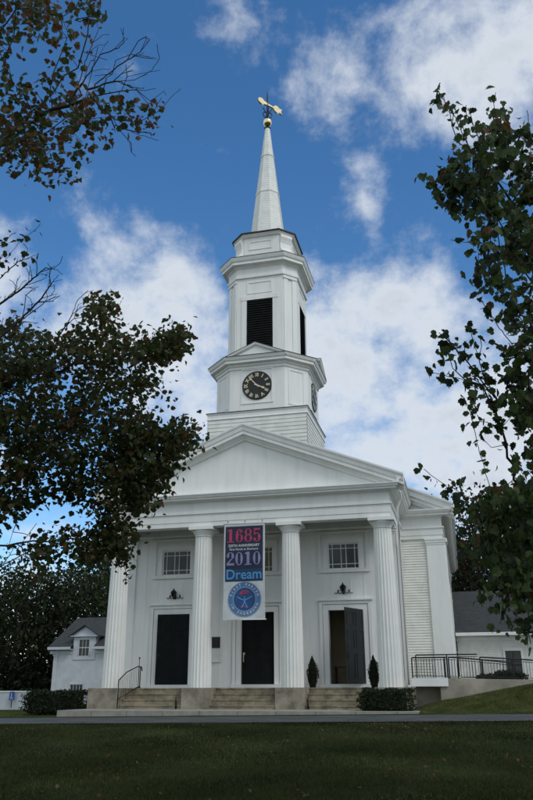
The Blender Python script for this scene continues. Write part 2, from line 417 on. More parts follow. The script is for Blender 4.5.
# main block
YW = 5.4; XR_ = 8.55; RS = .43; RZ = 13.35
mb = MB(); mb.box(-XR_, XR_, YW, 26, .88, 9.0)
mb.add([(-XR_, YW, 9.0), (XR_, YW, 9.0), (0, YW, 12.9), (-XR_, 26, 9.0), (XR_, 26, 9.0), (0, 26, 12.9)], [(0,1,2), (3,4,5)])
part(mb, 'main_wall', WHITE)
for s in (-1, 1):
    mb = MB(); a, b = sorted((s*6.5, s*7.72)); siding(mb, (a, YW-.004), (b, YW-.004), .95, 7.74, (0, -1), .125, .03); part(mb, 'clapboard_panel', WHITE2)
    mb = MB(); a, b = sorted((s*7.72, s*8.6)); anta(mb, a, b, YW-.004, .88, 7.77, .10); part(mb, 'pilaster', WHITE)
    mb = MB(); a, b = sorted((s*8.56, s*8.57)); siding(mb, (s*8.555, YW+.95), (s*8.555, 26), .9, 7.75, (s, 0), .125, .03)
    for yy in np.arange(9, 25, 4.2):
        aa, bb = sorted((s*8.56, s*8.62)); mb.box(aa, bb, yy-.9, yy-.7, 2.4, 6.4); mb.box(aa, bb, yy+.7, yy+.9, 2.4, 6.4); mb.box(aa, bb, yy-.7, yy+.7, 6.2, 6.4); mb.box(aa, bb, yy-.95, yy+.95, 2.25, 2.395)
    part(mb, 'clapboard_panel', WHITE2)
    mb = MB(); aa, bb = sorted((s*8.56, s*8.66)); mb.box(aa, bb, YW, YW+.95, .9, 7.6); mb.box(aa, sorted((s*8.56, s*8.74))[1] if s > 0 else bb, YW-.03, YW+.98, 7.6, 7.77); part(mb, 'corner_board', WHITE)
    for yy in np.arange(9, 25, 4.2):
        mb = MB(); aa, bb = sorted((s*8.575, s*8.60)); mb.box(aa, bb, yy-.7, yy+.7, 2.4, 6.2); w = part(mb, 'side_window', GLASS)
        mb = MB(); aa, bb = sorted((s*8.60, s*8.63))
        for z in np.linspace(2.4, 6.2, 9): mb.box(aa, bb, yy-.7, yy+.7, z-.02, z+.02)
        for y2 in (-.35, 0, .35): mb.box(aa, bb, yy+y2-.015, yy+y2+.015, 2.4, 6.2)
        mb.build('muntin', WHITE, w)
main_ent = [(XR_, 26), (-XR_, 26), (-XR_, YW), (XR_, YW)]
mb = MB(); mb.sweep([(-XR_, 26), (-XR_, YW-.1), (XR_, YW-.1), (XR_, 26)], [(-.4,7.776),(.0,7.776),(.0,7.95),(.03,7.955),(.03,8.27),(.09,8.28),(.09,8.36),(.0,8.37),(.0,8.80),(.05,8.82),(.1,8.87),(.36,8.88),(.36,8.95),(.44,9.0),(.50,9.08),(.52,9.12),(.52,9.16),(-.4,9.17)], closed=False)
part(mb, 'entablature', WHITE)
mb = MB(); rake(mb, [(5.38,-.72),(5.22,-.72),(5.1,-.6),(4.98,-.58),(4.98,-.42),(4.86,-.40),(4.80,-.14),(4.76,-.12),(4.74,-.06),(4.74,.01),(5.38,.01)], 9.2, RZ, RS); part(mb, 'raking_cornice', WHITE)
mb = MB(); rake(mb, [(5.385,-.045),(5.385,.01),(26.4,.01),(26.4,-.045)], 9.2, RZ, RS); part(mb, 'main_roof', ROOFM)
for s in (-1, 1):
    mb = MB(); a, b = sorted((s*9.06, s*9.18)); mb.box(a, b, 4.78, 26.3, 9.18, 9.33); part(mb, 'gutter', WHITE)
    mb = MB(); pr = [(6.9,9.19),(7.0,9.19),(7.02,9.27),(7.08,9.30),(7.15,9.44),(7.18,9.45),(7.18,9.53),(6.9,9.53)]
    mb.prism([(s*a, b) for a, b in pr], 5.62, 'y', -.89); part(mb, 'side_cornice', WHITE)
mb = MB(); mb.tube([(6.98,-.1,8.93),(6.98,.15,8.7),(6.78,.35,8.3),(6.78,.35,7.6),(6.70,1.6,7.35),(6.68,1.85,7.1),(6.68,1.85,1.0)], .045, 8); mb.v; part(mb, 'downspout', WHITE)
# ---- tower
TC = (0, 4.25)
sq = lambda h: chamf(h, h-.001)
def sqp(h): return [(-h,4.25-h),(h,4.25-h),(h,4.25+h),(-h,4.25+h)]
mb = MB(); h = 2.56
for a, b, o in (((-h,4.25-h),(h,4.25-h),(0,-1)), ((h,4.25-h),(h,4.25+h),(1,0)), ((h,4.25+h),(-h,4.25+h),(0,1)), ((-h,4.25+h),(-h,4.25-h),(-1,0))):
    siding(mb, a, b, 11.2, 13.62, o, .2, .025)
mb.sweep(sqp(h-.005), [(0,11.2),(0,13.6)])
part(mb, 'tower_base', WHITE2)
mb = MB(); mb.sweep(sqp(h), [(.0,13.60),(.05,13.62),(.05,13.66),(.02,13.70),(.02,13.88),(.06,13.9),(.06,13.95),(-.2,13.99)]); mb.cap(sqp(h-.2), 13.99)
o = part(mb, 'tower_base_cap', WHITE)
mb = MB(); mb.sweep(sqp(h), [(.065,13.952),(.09,13.952),(.09,13.985),(-.3,14.02)]); part(mb, 'base_flashing', DKROOF)
H1, F1 = 2.46, 1.45
mb = MB(); c1p = chamf(H1, F1); mb.sweep(c1p, [(0,13.99),(0,16.3)])
def on_face(k, h, f, u0, u1, z0, z1, d, t=.03, mbx=None, hh=None):
    """raised frame (ring of width t) on face k of the tower (0 front,2 right,4 back,6 left); d=proudness"""
    a = k*PI/4
    def T(u, o, z):
        if k % 2 == 0: X, Y = u, -(h+o)
        else:
            mid = (h+f)/2*math.sqrt(2); X, Y = u, -(mid+o)
        return (X*math.cos(a)-Y*math.sin(a), X*math.sin(a)+Y*math.cos(a)+4.25, z)
    def bx(ua, ub, za, zb):
        vs = [T(u, o, z) for z in (za, zb) for (u, o) in ((ua,0.001),(ub,.001),(ub,d),(ua,d))]
        mbx.add(vs, [(0,3,2,1),(4,5,6,7),(0,1,5,4),(1,2,6,5),(2,3,7,6),(3,0,4,7)])
    if t is None: bx(u0, u1, z0, z1)
    else:
        bx(u0, u0+t, z0, z1); bx(u1-t, u1, z0, z1); bx(u0+t, u1-t, z0, z0+t); bx(u0+t, u1-t, z1-t, z1)
for k in range(8):
    if k % 2: on_face(k, H1, F1, -.5, .5, 14.25, 16.2, .03, .1, mb)
    else: on_face(k, H1, F1, -.84, .84, 14.38, 16.3, .035, .07, mb)
part(mb, 'clock_stage', WHITE)
def clock(k, ctime=(3, 53)):
    mb = MB(); mb.lathe((0,0,0), [(.78,0),(.78,.04),(.74,.06),(.72,.04)], 40); mb.lathe((0,0,.0), [(.72,.0),(.72,.042)], 40)
    f = mb.build('clock_face', BLACKP, church)
    # local Z is outward; local Y up
    nm = ['XII','I','II','III','IIII','V','VI','VII','VIII','IX','X','XI']
    allm = []
    for i, s in enumerate(nm):
        a = -i*PI/6
        t = textobj(s, .27, (0,0,0), Matrix.Identity(3), GILT, f, 'numeral', .010, sx=({4:.50,3:.58,2:.75}.get(len(s), 1.0)))
        t.data.transform(Matrix.Rotation(a, 4, 'Z') @ Matrix.Translation((0, .575, .048)))
    def hand(ang, L, w):
        q = MB(); q.prism([(-w*.5,-.14),(w*.5,-.14),(w*.45,L*.6),(w*1.0,L*.72),(0,L),(-w*1.0,L*.72),(-w*.45,L*.6)], .012, 'z', .056 if L > .5 else .070)
        o = q.build('clock_hand', GILT, f); o.rotation_euler.z = -ang
    hand(2*PI*53/60, .68, .055); hand(2*PI*3.88/12, .5, .07)
    q = MB(); q.lathe((0,0,.05), [(.05,0),(.05,.04)], 12); q.build('hub', GILT, f)
    a = k*PI/4
    f.location = (math.sin(a)*(H1+.005), 4.25-math.cos(a)*(H1+.005)-5, 15.35)
    f.rotation_euler = (PI/2, 0, a)
    return f
for k in (0, 2, 6): clock(k)
# clock cornice
mb = MB(); mb.sweep(c1p, [(.0,16.28),(.06,16.3),(.06,16.42),(.12,16.46),(.14,16.56),(.34,16.58),(.34,16.70),(.40,16.74),(.46,16.86),(.48,16.9),(-.4,17.04)]); part(mb, 'clock_cornice', WHITE)
mb = MB(); mb.sweep(c1p, [(.485,16.885),(.495,16.915),(-.5,17.07)]); mb.cap(chamf(H1-.4,F1-.3), 17.06); part(mb, 'cornice_flashing', DKROOF)
mb = MB()
for k in (0, 2, 4, 6):
    a = k*PI/4; ca, sa = math.cos(a), math.sin(a)
    def T(x, y, z): return (x*ca-y*sa, x*sa+y*ca+4.25, z)
    yf = -(H1+.46); hw = 1.66; zb = 16.9; za = 17.62; sl = (za-zb)/hw
    tri = [T(-hw+.1, yf+.12, zb), T(hw-.1, yf+.12, zb), T(0, yf+.12, za-.05)]; mb.add(tri, [(0,1,2)])
    pr = [(yf+.13,-.16),(yf+.04,-.16),(yf+.0,-.1),(yf-.02,0),(yf+.13,0)]
    vs = [T(x, y, za-sl*abs(x)+dz) for x in (-hw, 0, hw) for y, dz in pr]; n = 5
    mb.add(vs, [(i*n+q, (i+1)*n+q, (i+1)*n+(q+1) % n, i*n+(q+1) % n) for i in range(2) for q in range(n)]); mb.add(vs[:n], [list(range(n))]); mb.add(vs[2*n:], [list(range(n))])
part(mb, 'clock_pediment', WHITE)
mb = MB()
for k in (0, 2, 4, 6):
    a = k*PI/4; ca, sa = math.cos(a), math.sin(a); yf = -(H1+.47)
    def T(x, y, z): return (x*ca-y*sa, x*sa+y*ca+4.25, z)
    za2 = za+.004
    for s in (-1, 1):
        mb.add([T(0,yf-.02,za2), T(s*hw,yf-.02,zb+.004), T(s*hw,-1.3,zb+.004+.0), T(0,-1.3,za2)], [(0,1,2,3)])
        mb.add([T(0,yf-.02,za2-.03), T(s*hw,yf-.02,zb-.026), T(s*hw,yf-.02,zb+.004), T(0,yf-.02,za2)], [(0,1,2,3)])
part(mb, 'pediment_roof', DKROOF)
# belfry
H2, F2 = 1.92, 1.28
mb = MB(); c2p = chamf(H2, F2)
mb.sweep(c2p, [(.10,17.0),(.10,17.32),(.04,17.36),(0,17.38),(0,22.3)])
for k in range(8):
    if k % 2:
        on_face(k, H2, F2, -.40, -.14, 17.4, 21.75, .05, None, mb); on_face(k, H2, F2, .14, .40, 17.4, 21.75, .05, None, mb); on_face(k, H2, F2, -.44, .44, 21.75, 21.9, .09, None, mb)
    else:
        on_face(k, H2, F2, -.72, .72, 20.98, 21.75, .03, .10, mb)
        on_face(k, H2, F2, -1.0, -.72, 17.4, 20.6, .04, None, mb); on_face(k, H2, F2, .72, 1.0, 17.4, 20.6, .04, None, mb); on_face(k, H2, F2, -1.02, 1.02, 20.6, 20.86, .06, None, mb)
        on_face(k, H2, F2, -.78, .78, 17.4, 17.62, .07, None, mb)
part(mb, 'belfry', WHITE)
for k in (0, 2, 4, 6):
    mb = MB(); on_face(k, H2, F2, -.71, .71, 17.62, 20.6, .004, None, mb)
    a = k*PI/4; ca, sa = math.cos(a), math.sin(a)
    def T(x, y, z): return (x*ca-y*sa, x*sa+y*ca+4.25, z)
    z = 17.64
    while z < 20.5:
        mb.add([T(-.70,-H2-.075,z), T(.70,-H2-.075,z), T(.70,-H2-.005,z+.12), T(-.70,-H2-.005,z+.12)], [(0,1,2,3)])
        mb.add([T(-.70,-H2-.075,z), T(.70,-H2-.075,z), T(.70,-H2-.075,z+.022), T(-.70,-H2-.075,z+.022)], [(0,1,2,3)])
        mb.add([T(-.70,-H2-.075,z+.022), T(.70,-H2-.075,z+.022), T(.70,-H2-.005,z+.14), T(-.70,-H2-.005,z+.14)], [(0,1,2,3)])
        z += .135
    part(mb, 'louver', LOUV)
mb = MB(); mb.sweep(c2p, [(0,21.95),(.10,21.97),(.10,22.12),(.04,22.16),(.04,22.55),(.10,22.6),(.16,22.68),(.38,22.70),(.38,22.84),(.44,22.9),(.50,23.04),(.52,23.1),(-.3,23.32)]); part(mb, 'belfry_cornice', WHITE)
mb = MB(); mb.sweep(c2p, [(.522,23.085),(.535,23.115),(-.32,23.345)]); part(mb, 'cornice_flashing', DKROOF)
# attic
H3, F3 = 1.60, .98
mb = MB(); c3p = chamf(H3, F3); mb.sweep(c3p, [(0,23.2),(0,24.78)])
for k in (0, 2, 4, 6): on_face(k, H3, F3, -.72, .62, 23.95, 24.5, .03, .06, mb)
part(mb, 'attic_stage', WHITE)
for k in (1, 3, 5, 7):   # scrolled consoles on the cut corners
    mb = MB(); a = k*PI/4; ca, sa = math.cos(a), math.sin(a); mid = (H3+F3)/2*math.sqrt(2)
    def T(x, y, z): return (x*ca-y*sa, x*sa+y*ca+4.25, z)
    pr = [(0,23.3),(-.42,23.3),(-.46,23.42),(-.40,23.56),(-.24,23.68),(-.12,23.9),(-.10,24.2),(-.16,24.4),(-.22,24.55),(-.20,24.7),(0,24.75)]
    vs = [T(x, -mid+o, z) for x in (-.36, .36) for o, z in pr]; n = len(pr)
    mb.add(vs, [(q, q+1, n+q+1, n+q) for q in range(n-1)] + [list(range(n)), list(range(n, 2*n))])
    part(mb, 'scroll_bracket', WHITE)
rp = chamf(H3+.08, F3+.06)
mb = MB(); mb.sweep(c3p, [(0,24.74),(.10,24.76),(.16,24.84),(.20,24.86),(.20,24.93),(-.2,24.95)]); part(mb, 'attic_cornice', WHITE)
mb = MB(); mb.sweep(c3p, [(.205,24.90),(.27,24.92),(.27,24.99),(.0,25.06),(-.72,25.35)]); mb.sweep(chamf(.9,.9*math.tan(PI/8)), [(.14,25.2),(.12,25.42),(.04,25.5)]); part(mb, 'attic_roof', DKROOF)
# spire
def octa(r): return [(r*math.cos(PI/8+k*PI/4-PI/2-PI/4), 4.25+r*math.sin(PI/8+k*PI/4-PI/2-PI/4)) for k in range(8)]
mb = MB(); Z0, Z1 = 25.4, 33.65; r0, r1 = 1.05, .15
z = Z0; rr = lambda z: r0+(r1-r0)*(z-Z0)/(Z1-Z0)
base8 = octa(1.0)
while z < Z1-.01:
    zt = min(z+.17, Z1); o1 = rr(z)+.008; o2 = rr(zt)-.001
    A = [(p[0]*o1, (p[1]-4.25)*o1+4.25, z) for p in base8]; B = [(p[0]*o2, (p[1]-4.25)*o2+4.25, zt) for p in base8]
    mb.add(A+B, [(j, (j+1) % 8, 8+(j+1) % 8, 8+j) for j in range(8)] + [list(range(8))]); z = zt
for zb in (28.55, 31.35):
    o1 = rr(zb)+.035
    for dz, sc_ in ((0, 1), (.09, .99)):
        pass
    A = [(p[0]*o1, (p[1]-4.25)*o1+4.25, zb) for p in base8]; B = [(p[0]*(o1-.01), (p[1]-4.25)*(o1-.01)+4.25, zb+.12) for p in base8]
    mb.add(A+B, [(j, (j+1) % 8, 8+(j+1) % 8, 8+j) for j in range(8)] + [list(range(8)), list(range(8,16))])
mb.sweep(octa(1.07), [(0,25.3),(.06,25.32),(.06,25.42),(0,25.46)])
part(mb, 'spire', SPIREP)
# weathervane
mb = MB(); mb.lathe((0,4.25,33.6), [(.17,0),(.20,.03),(.20,.07),(.10,.10),(.06,.2),(.05,.3),(.05,2.5),(.02,2.95)], 12)
vane = part(mb, 'weathervane', IRON)
mb = MB(); mb.lathe((0,4.25,34.12), [(.02,-.28)]+[(.28*math.sin(t), -.28*math.cos(t)) for t in np.linspace(.2, PI-.2, 12)]+[(.02,.28)], 20); mb.build('ball', GOLD, vane)
mb = MB()
for k in range(4):
    a = k*PI/2+.5; cx_, sy_ = math.cos(a), math.sin(a)
    pts = [(cx_*r, 4.25+sy_*r, z) for r, z in ((.05,34.45),(.22,34.55),(.30,34.75),(.22,34.92),(.12,34.85),(.2,35.1),(.30,35.2))]
    mb.tube(pts, .032, 6)
mb.build('scroll', IRON, vane)
va = math.atan2(1.35, 1.04); dx, dy = math.cos(va), math.sin(va)
def vp(u, z): return (u*dx, u*dy+4.25)
mb = MB()
def vplate(poly, t=.05):
    n = len(poly); vs = []
    for s in (-t, t): vs += [(.78*u*dx+.06 - s*dy, .78*u*dy + s*dx + 4.35, 35.55+z*1.15) for u, z in poly]
    mb.add(vs, [list(range(n)), list(range(n, 2*n))[::-1]] + [(i, (i+1) % n, n+(i+1) % n, n+i) for i in range(n)])
vplate([(-1.15,.0),(-1.0,.16),(-.72,.2),(-.5,.1),(-.1,.06),(.2,.05),(.45,.05),(.6,.2),(.85,.24),(1.15,.12),(1.35,.2),(1.25,0),(1.35,-.2),(1.15,-.12),(.85,-.22),(.6,-.18),(.45,-.05),(-.1,-.06),(-.5,-.12),(-.72,-.2),(-1.0,-.14)])
mb.build('pointer', GOLD, vane)

# ------------------------------------------------------------------ wall lamps
def lamp(x, label):
    t = thing('wall_lamp', label, 'lamp', (x, 1.99, 5.05), 'porch wall lamps')
    m = MB(); m.lathe((0,-.22,0), [(.02,-.16),(.05,-.12),(.09,-.10),(.13,.08)], 6, False); m.build('lantern_glass', GLASS, t)
    m = MB(); m.lathe((0,-.22,0), [(.15,.08),(.16,.10),(.07,.20),(.03,.22),(.035,.26),(.0,.30)], 6, False); m.lathe((0,-.22,-.2), [(.0,-.03),(.03,0),(.02,.05)], 6)
    for k in range(6):
        a = k*PI/3; m.tube([(.092*math.cos(a),-.22+.092*math.sin(a),-.10),(.135*math.cos(a),-.22+.135*math.sin(a),.085)], .008, 4)
    m.build('lantern_cap', IRON, t)
    m = MB(); m.tube([(0,0,-.05),(0,-.12,-.12),(0,-.22,-.16)], .015, 6); m.box(-.05,.05,-.01,.004,-.2,.12)
    for s in (-1, 1):
        m.tube([(s*.05,-.03,-.1),(s*.16,-.04,-.17),(s*.27,-.04,-.12),(s*.26,-.04,.0),(s*.21,-.04,-.02),(s*.27,-.04,-.13),(s*.36,-.04,-.17),(s*.42,-.04,-.12)], .016, 6)
    m.build('scroll_bracket', IRON, t)
lamp(-4.07, 'black iron wall lantern with side scrolls above the left porch door')
lamp(4.02, 'black iron wall lantern with side scrolls above the half open right porch door')

# notice box
t = thing('notice_board', 'small wall notice board, black header above a white paper panel, beside the middle door', 'notice board', (-2.1, 1.99, 2.0))
m = MB(); m.box(-.34,.34,-.06,.0,.62,1.10); m.build('header', BLACKP, t)
m = MB(); m.box(-.34,.34,-.03,0,.05,.61); m.build('paper_panel', PAPER, t)
m = MB(); m.box(-.37,-.341,-.07,0,.0,1.13); m.box(.341,.37,-.07,0,0,1.13); m.box(-.34,.34,-.07,0,0,.045); m.build('frame', WHITE, t)

# table in the doorway
t = thing('hall_table', 'small dark wooden table just inside the open right door', 'table', (3.75, 3.6, FL))
m = MB(); m.box(-.5,.5,-.25,.25,.85,.9); m.build('tabletop', WOOD, t)
for sx in (-.45,.45):
    for sy in (-.2,.2):
        m = MB(); m.box(sx-.03, sx+.03, sy-.03, sy+.03, .01, .85); m.build('leg', WOOD, t)

# ------------------------------------------------------------------ banner
bn = thing('banner', 'long navy and white vertical banner with round blue seal hanging from the portico beam', 'banner', (.03, -.50, 3.63))
BWd = .94; BH = 4.17
def cloth(x0, x1, z0, z1, y, m, name, nx=20, nz=30, cut=None):
    mb_ = MB()
    for j in range(nz+1):
        for i in range(nx+1):
            x = x0+(x1-x0)*i/nx; z = z0+(z1-z0)*j/nz; mb_.v.append((x, y+wave(x, z), z))
    for j in range(nz):
        for i in range(nx): mb_.f.append([j*(nx+1)+i, j*(nx+1)+i+1, (j+1)*(nx+1)+i+1, (j+1)*(nx+1)+i]); mb_.sm.append(True)
    o = mb_.build(name, m, bn, recalc=False); return o
def wave(x, z): return .05*math.sin(z*1.7+x*1.2)*(1-z/BH) + .016*math.sin(x*4.2+z*.8)*min(1, (BH-z)*.6) + .004*math.sin(x*7-z*2.2)
cl = cloth(-BWd, BWd, 0, BH, 0, BWHITE, 'banner_cloth')
m = MB(); m.tube([(-BWd-.04,.0,BH),(BWd+.04,0,BH)], .022); m.build('pole', WHITE, bn)
m = MB()
for q_ in (-.8, 0, .8): m.tube([(q_, .0, BH+.01), (q_+.01, .05, BH+.10), (q_, .09, BH+.16)], .010, 5)
m.build('rope', IRON, bn)
m = MB(); m.tube([(-BWd-.05,wave(-BWd,0),0),(BWd+.05,wave(BWd,0),0)], .016); m.build('pole', WHITE, bn)
cloth(-BWd+.07, BWd-.09, 1.62+.0, BH-.13, -.010, NAVY, 'navy_field')
cloth(-BWd+.07, BWd-.09, 1.66, 2.14, -.014, BLUEBAND, 'blue_band', nz=6)
def wavemesh(o):
    for v in o.data.vertices: v.co.y += wave(v.co.x, v.co.z)
def btxt(s, size, x, z, m, name, bold=0, sx=1, y=-.022):
    o = textobj(s, size, (x, y, z), ROTX, m, bn, name, bold, sx=sx); wavemesh(o); return o
def slab(o, *boxes): pass
def digits(s, z, m, xs, hgt=.50):
    # fat didone-like numerals drawn as strokes
    q = MB(); y = -.022; d = .004
    def B(x0, x1, z0, z1): q.box(x0, x1, y-d, y, z0, z1)
    def ring(cx, cz, rx, rz, tv, a0=0, a1=2*PI, n=22, th=.035, side='both'):
        pts = []
        for i in range(n+1):
            a = a0+(a1-a0)*i/n; c, s_ = math.cos(a), math.sin(a)
            w = th+(tv-th)*abs(c)**1.6
            pts.append(((cx+rx*c, cz+rz*s_), (cx+(rx-w)*c, cz+(rz-th)*s_)))
        for i in range(n):
            (a_, b_), (c_, d_) = pts[i], pts[i+1]
            vs = [(*p, ) for p in (a_, c_, d_, b_)]
            q.prism([(p[0], p[1]) for p in vs], d, 'y', y-d)
    H = hgt; h = H/2
    for ch, x in zip(s, xs):
        if ch == '1':
            B(x-.065, x+.065, z-h+.05, z+h); B(x-.15, x+.15, z-h, z-h+.048); B(x-.14, x-.066, z+h-.10, z+h-.03)
        elif ch == '0': ring(x, z, .17, h, .11)
        elif ch == '6':
            ring(x, z-h*.38, .17, h*.62, .11); ring(x+.01, z, .18, h, .12, PI*.42, PI*1.2, 12); ring(x+.07, z+h*.62, .07, .07, .06)
        elif ch == '8': ring(x, z-h*.42, .18, h*.58, .11); ring(x, z+h*.48, .155, h*.52, .09)
        elif ch == '5':
            B(x-.14, x+.14, z+h-.09, z+h); B(x-.14, x-.09, z, z+h-.091); ring(x-.01, z-h*.34, .18, h*.66, .12, -PI*.85, PI*.7, 16); ring(x-.10, z-h*.6, .06, .06, .05)
        elif ch == '2':
            ring(x, z+h*.42, .17, h*.58, .12, -PI*.22, PI*1.0, 14); ring(x-.11, z+h*.38, .06, .06, .05)
            q.prism([(x+.05, z+.02), (x+.14, z+.06), (x-.07, z-h+.1), (x-.17, z-h+.1)], d, 'y', y-d); B(x-.17, x+.17, z-h, z-h+.099)
    o = q.build('lettering', m, bn); wavemesh(o); return o
XS = [-.63, -.23, .18, .58]
digits('1685', 3.62, CRIM, XS, .60); 
btxt('325TH ANNIVERSARY', .155, -.02, 3.17, BWHITE, 'lettering', .004, .96)
btxt('First Parish in Sherborn', .15, -.02, 3.01, BWHITE, 'lettering', .002, .92)
digits('2010', 2.60, MAUVE, XS, .58)
btxt('Dream', .60, -.01, 1.90, SKYB, 'lettering', .008, .98)
# seal
SX, SZ = .02, .86
def disc(r, m, y, r0=None, name='seal_ring'):
    q = MB(); n = 48
    if r0 is None: r0 = .001
    if False: q.add([(SX+r*math.cos(2*PI*i/n), y+wave(SX+r*math.cos(2*PI*i/n), SZ+r*math.sin(2*PI*i/n)), SZ+r*math.sin(2*PI*i/n)) for i in range(n)] + [(SX, y+wave(SX,SZ), SZ)], [(i, (i+1) % n, n) for i in range(n)])
    else:
        vs = [(SX+q_*math.cos(2*PI*i/n), y+wave(SX+q_*math.cos(2*PI*i/n), SZ+q_*math.sin(2*PI*i/n)), SZ+q_*math.sin(2*PI*i/n)) for q_ in np.linspace(r, r0, 9) for i in range(n)]
        q.add(vs, [(k*n+i, k*n+(i+1) % n, (k+1)*n+(i+1) % n, (k+1)*n+i) for k in range(8) for i in range(n)])
    return q.build(name, m, bn)
disc(.74, SEALB, -.014); disc(.74, SEALL, -.020, .715); disc(.53, SEALL, -.020, .485); disc(.487, SEALD, -.021)
for side, s in ((1, 'FIRST PARISH'), (-1, 'IN SHERBORN')):
    n = len(s); step = R(13.5)
    for i, ch in enumerate(s):
        if ch == ' ': continue
        off = (i-(n-1)/2)*step
        ang = (PI/2 - off) if side > 0 else (-PI/2 + off)
        o = textobj(ch, .15, (0,0,0), Matrix.Identity(3), BWHITE, bn, 'seal_letter', .004)
        rot = ang-PI/2 if side > 0 else ang+PI/2
        o.data.transform(Matrix.Translation((SX, -.026, SZ)) @ ROTX.to_4x4() @ Matrix.Rotation(ang, 4, 'Z') @ Matrix.Translation((.615, 0, 0)) @ Matrix.Rotation(rot-ang, 4, 'Z')); wavemesh(o)
q = MB(); y = -.034
def stroke(pts, w):
    for (x0, z0), (x1, z1) in zip(pts[:-1], pts[1:]):
        L = math.hypot(x1-x0, z1-z0); nx, nz = -(z1-z0)/L*w, (x1-x0)/L*w
        q.prism([(SX+x0-nx, SZ+z0-nz), (SX+x1-nx, SZ+z1-nz), (SX+x1+nx, SZ+z1+nz), (SX+x0+nx, SZ+z0+nz)], .003, 'y', y)
stroke([(-.33,.10),(-.15,.0),(0,-.05),(.16,.02),(.34,.12)], .022); stroke([(0,-.05),(-.03,-.2),(-.14,-.36)], .02); stroke([(0,-.05),(.05,-.2),(.14,-.36)], .02); stroke([(0,-.05),(0,.12)], .02)
o = q.build('seal_emblem', SKYB, bn); wavemesh(o)
q = MB(); stroke([(-.22,.22),(-.1,.32),(.06,.35),(.2,.28)], .03); stroke([(-.18,.2),(0,.26),(.16,.24)], .02); stroke([(-.14,-.34),(0,-.3),(.1,-.36)], .02); o = q.build('seal_emblem', CRIM, bn); wavemesh(o)

# ------------------------------------------------------------------ porch ironwork
t = thing('step_railing', 'black iron handrail with mesh panel on the left flight of steps', 'railing', (-5.42, -.5, 0))
m = MB(); m.tube([(0,-.35,.07),(0,-.35,1.22)], .025); m.tube([(0,-.35,1.22),(.10,.2,1.55),(.38,.75,1.80),(.46,.95,1.78),(.46,1.05,1.62)], .025); m.tube([(.42,.95,.9),(.42,.95,1.78)], .025); m.tube([(0,-.35,.45),(.42,.95,.98)], .018)
m.build('rail', IRON, t)
m = MB()
for k in range(1, 12):
    u = k/12; x = .42*u; yy = -.35+1.3*u; m.tube([(x,yy,.45+.53*u),(x*.98,yy,1.22+.56*min(1,u*1.1))], .007, 4)
m.build('infill', IRON, t)
t = thing('stanchion', 'thin dark metal pole standing on the porch beside the left column', 'pole', (-5.30, 1.0, FL))
m = MB(); m.tube([(0,0,.02),(0,0,1.25)], .016, 6); m.build('post', IRON, t)
m = MB(); m.lathe((0,0,0), [(.14,0),(.14,.02),(.03,.05)], 14); m.build('base', IRON, t)
m = MB(); m.lathe((0,0,1.24), [(.016,0),(.04,.03),(.04,.06),(.0,.09)], 10); m.build('finial', IRON, t)
def scraper(x, label):
    t_ = thing('boot_scraper', label, 'boot scraper', (x, -.62, .07), 'boot scrapers by the column blocks')
    m = MB(); m.tube([(0,-.08,0),(0,-.08,.42),(.02,-.05,.48)], .02, 6); m.tube([(0,.04,0),(0,.04,.36)], .02, 6); m.build('post', IRON, t_)
    m = MB(); m.box(-.015,.015,-.08,.04,.16,.22); m.build('blade', IRON, t_)
scraper(-2.86, 'small black iron boot scraper left of the stone block under the second column')
scraper(2.78, 'small black iron boot scraper right of the stone block under the third column')

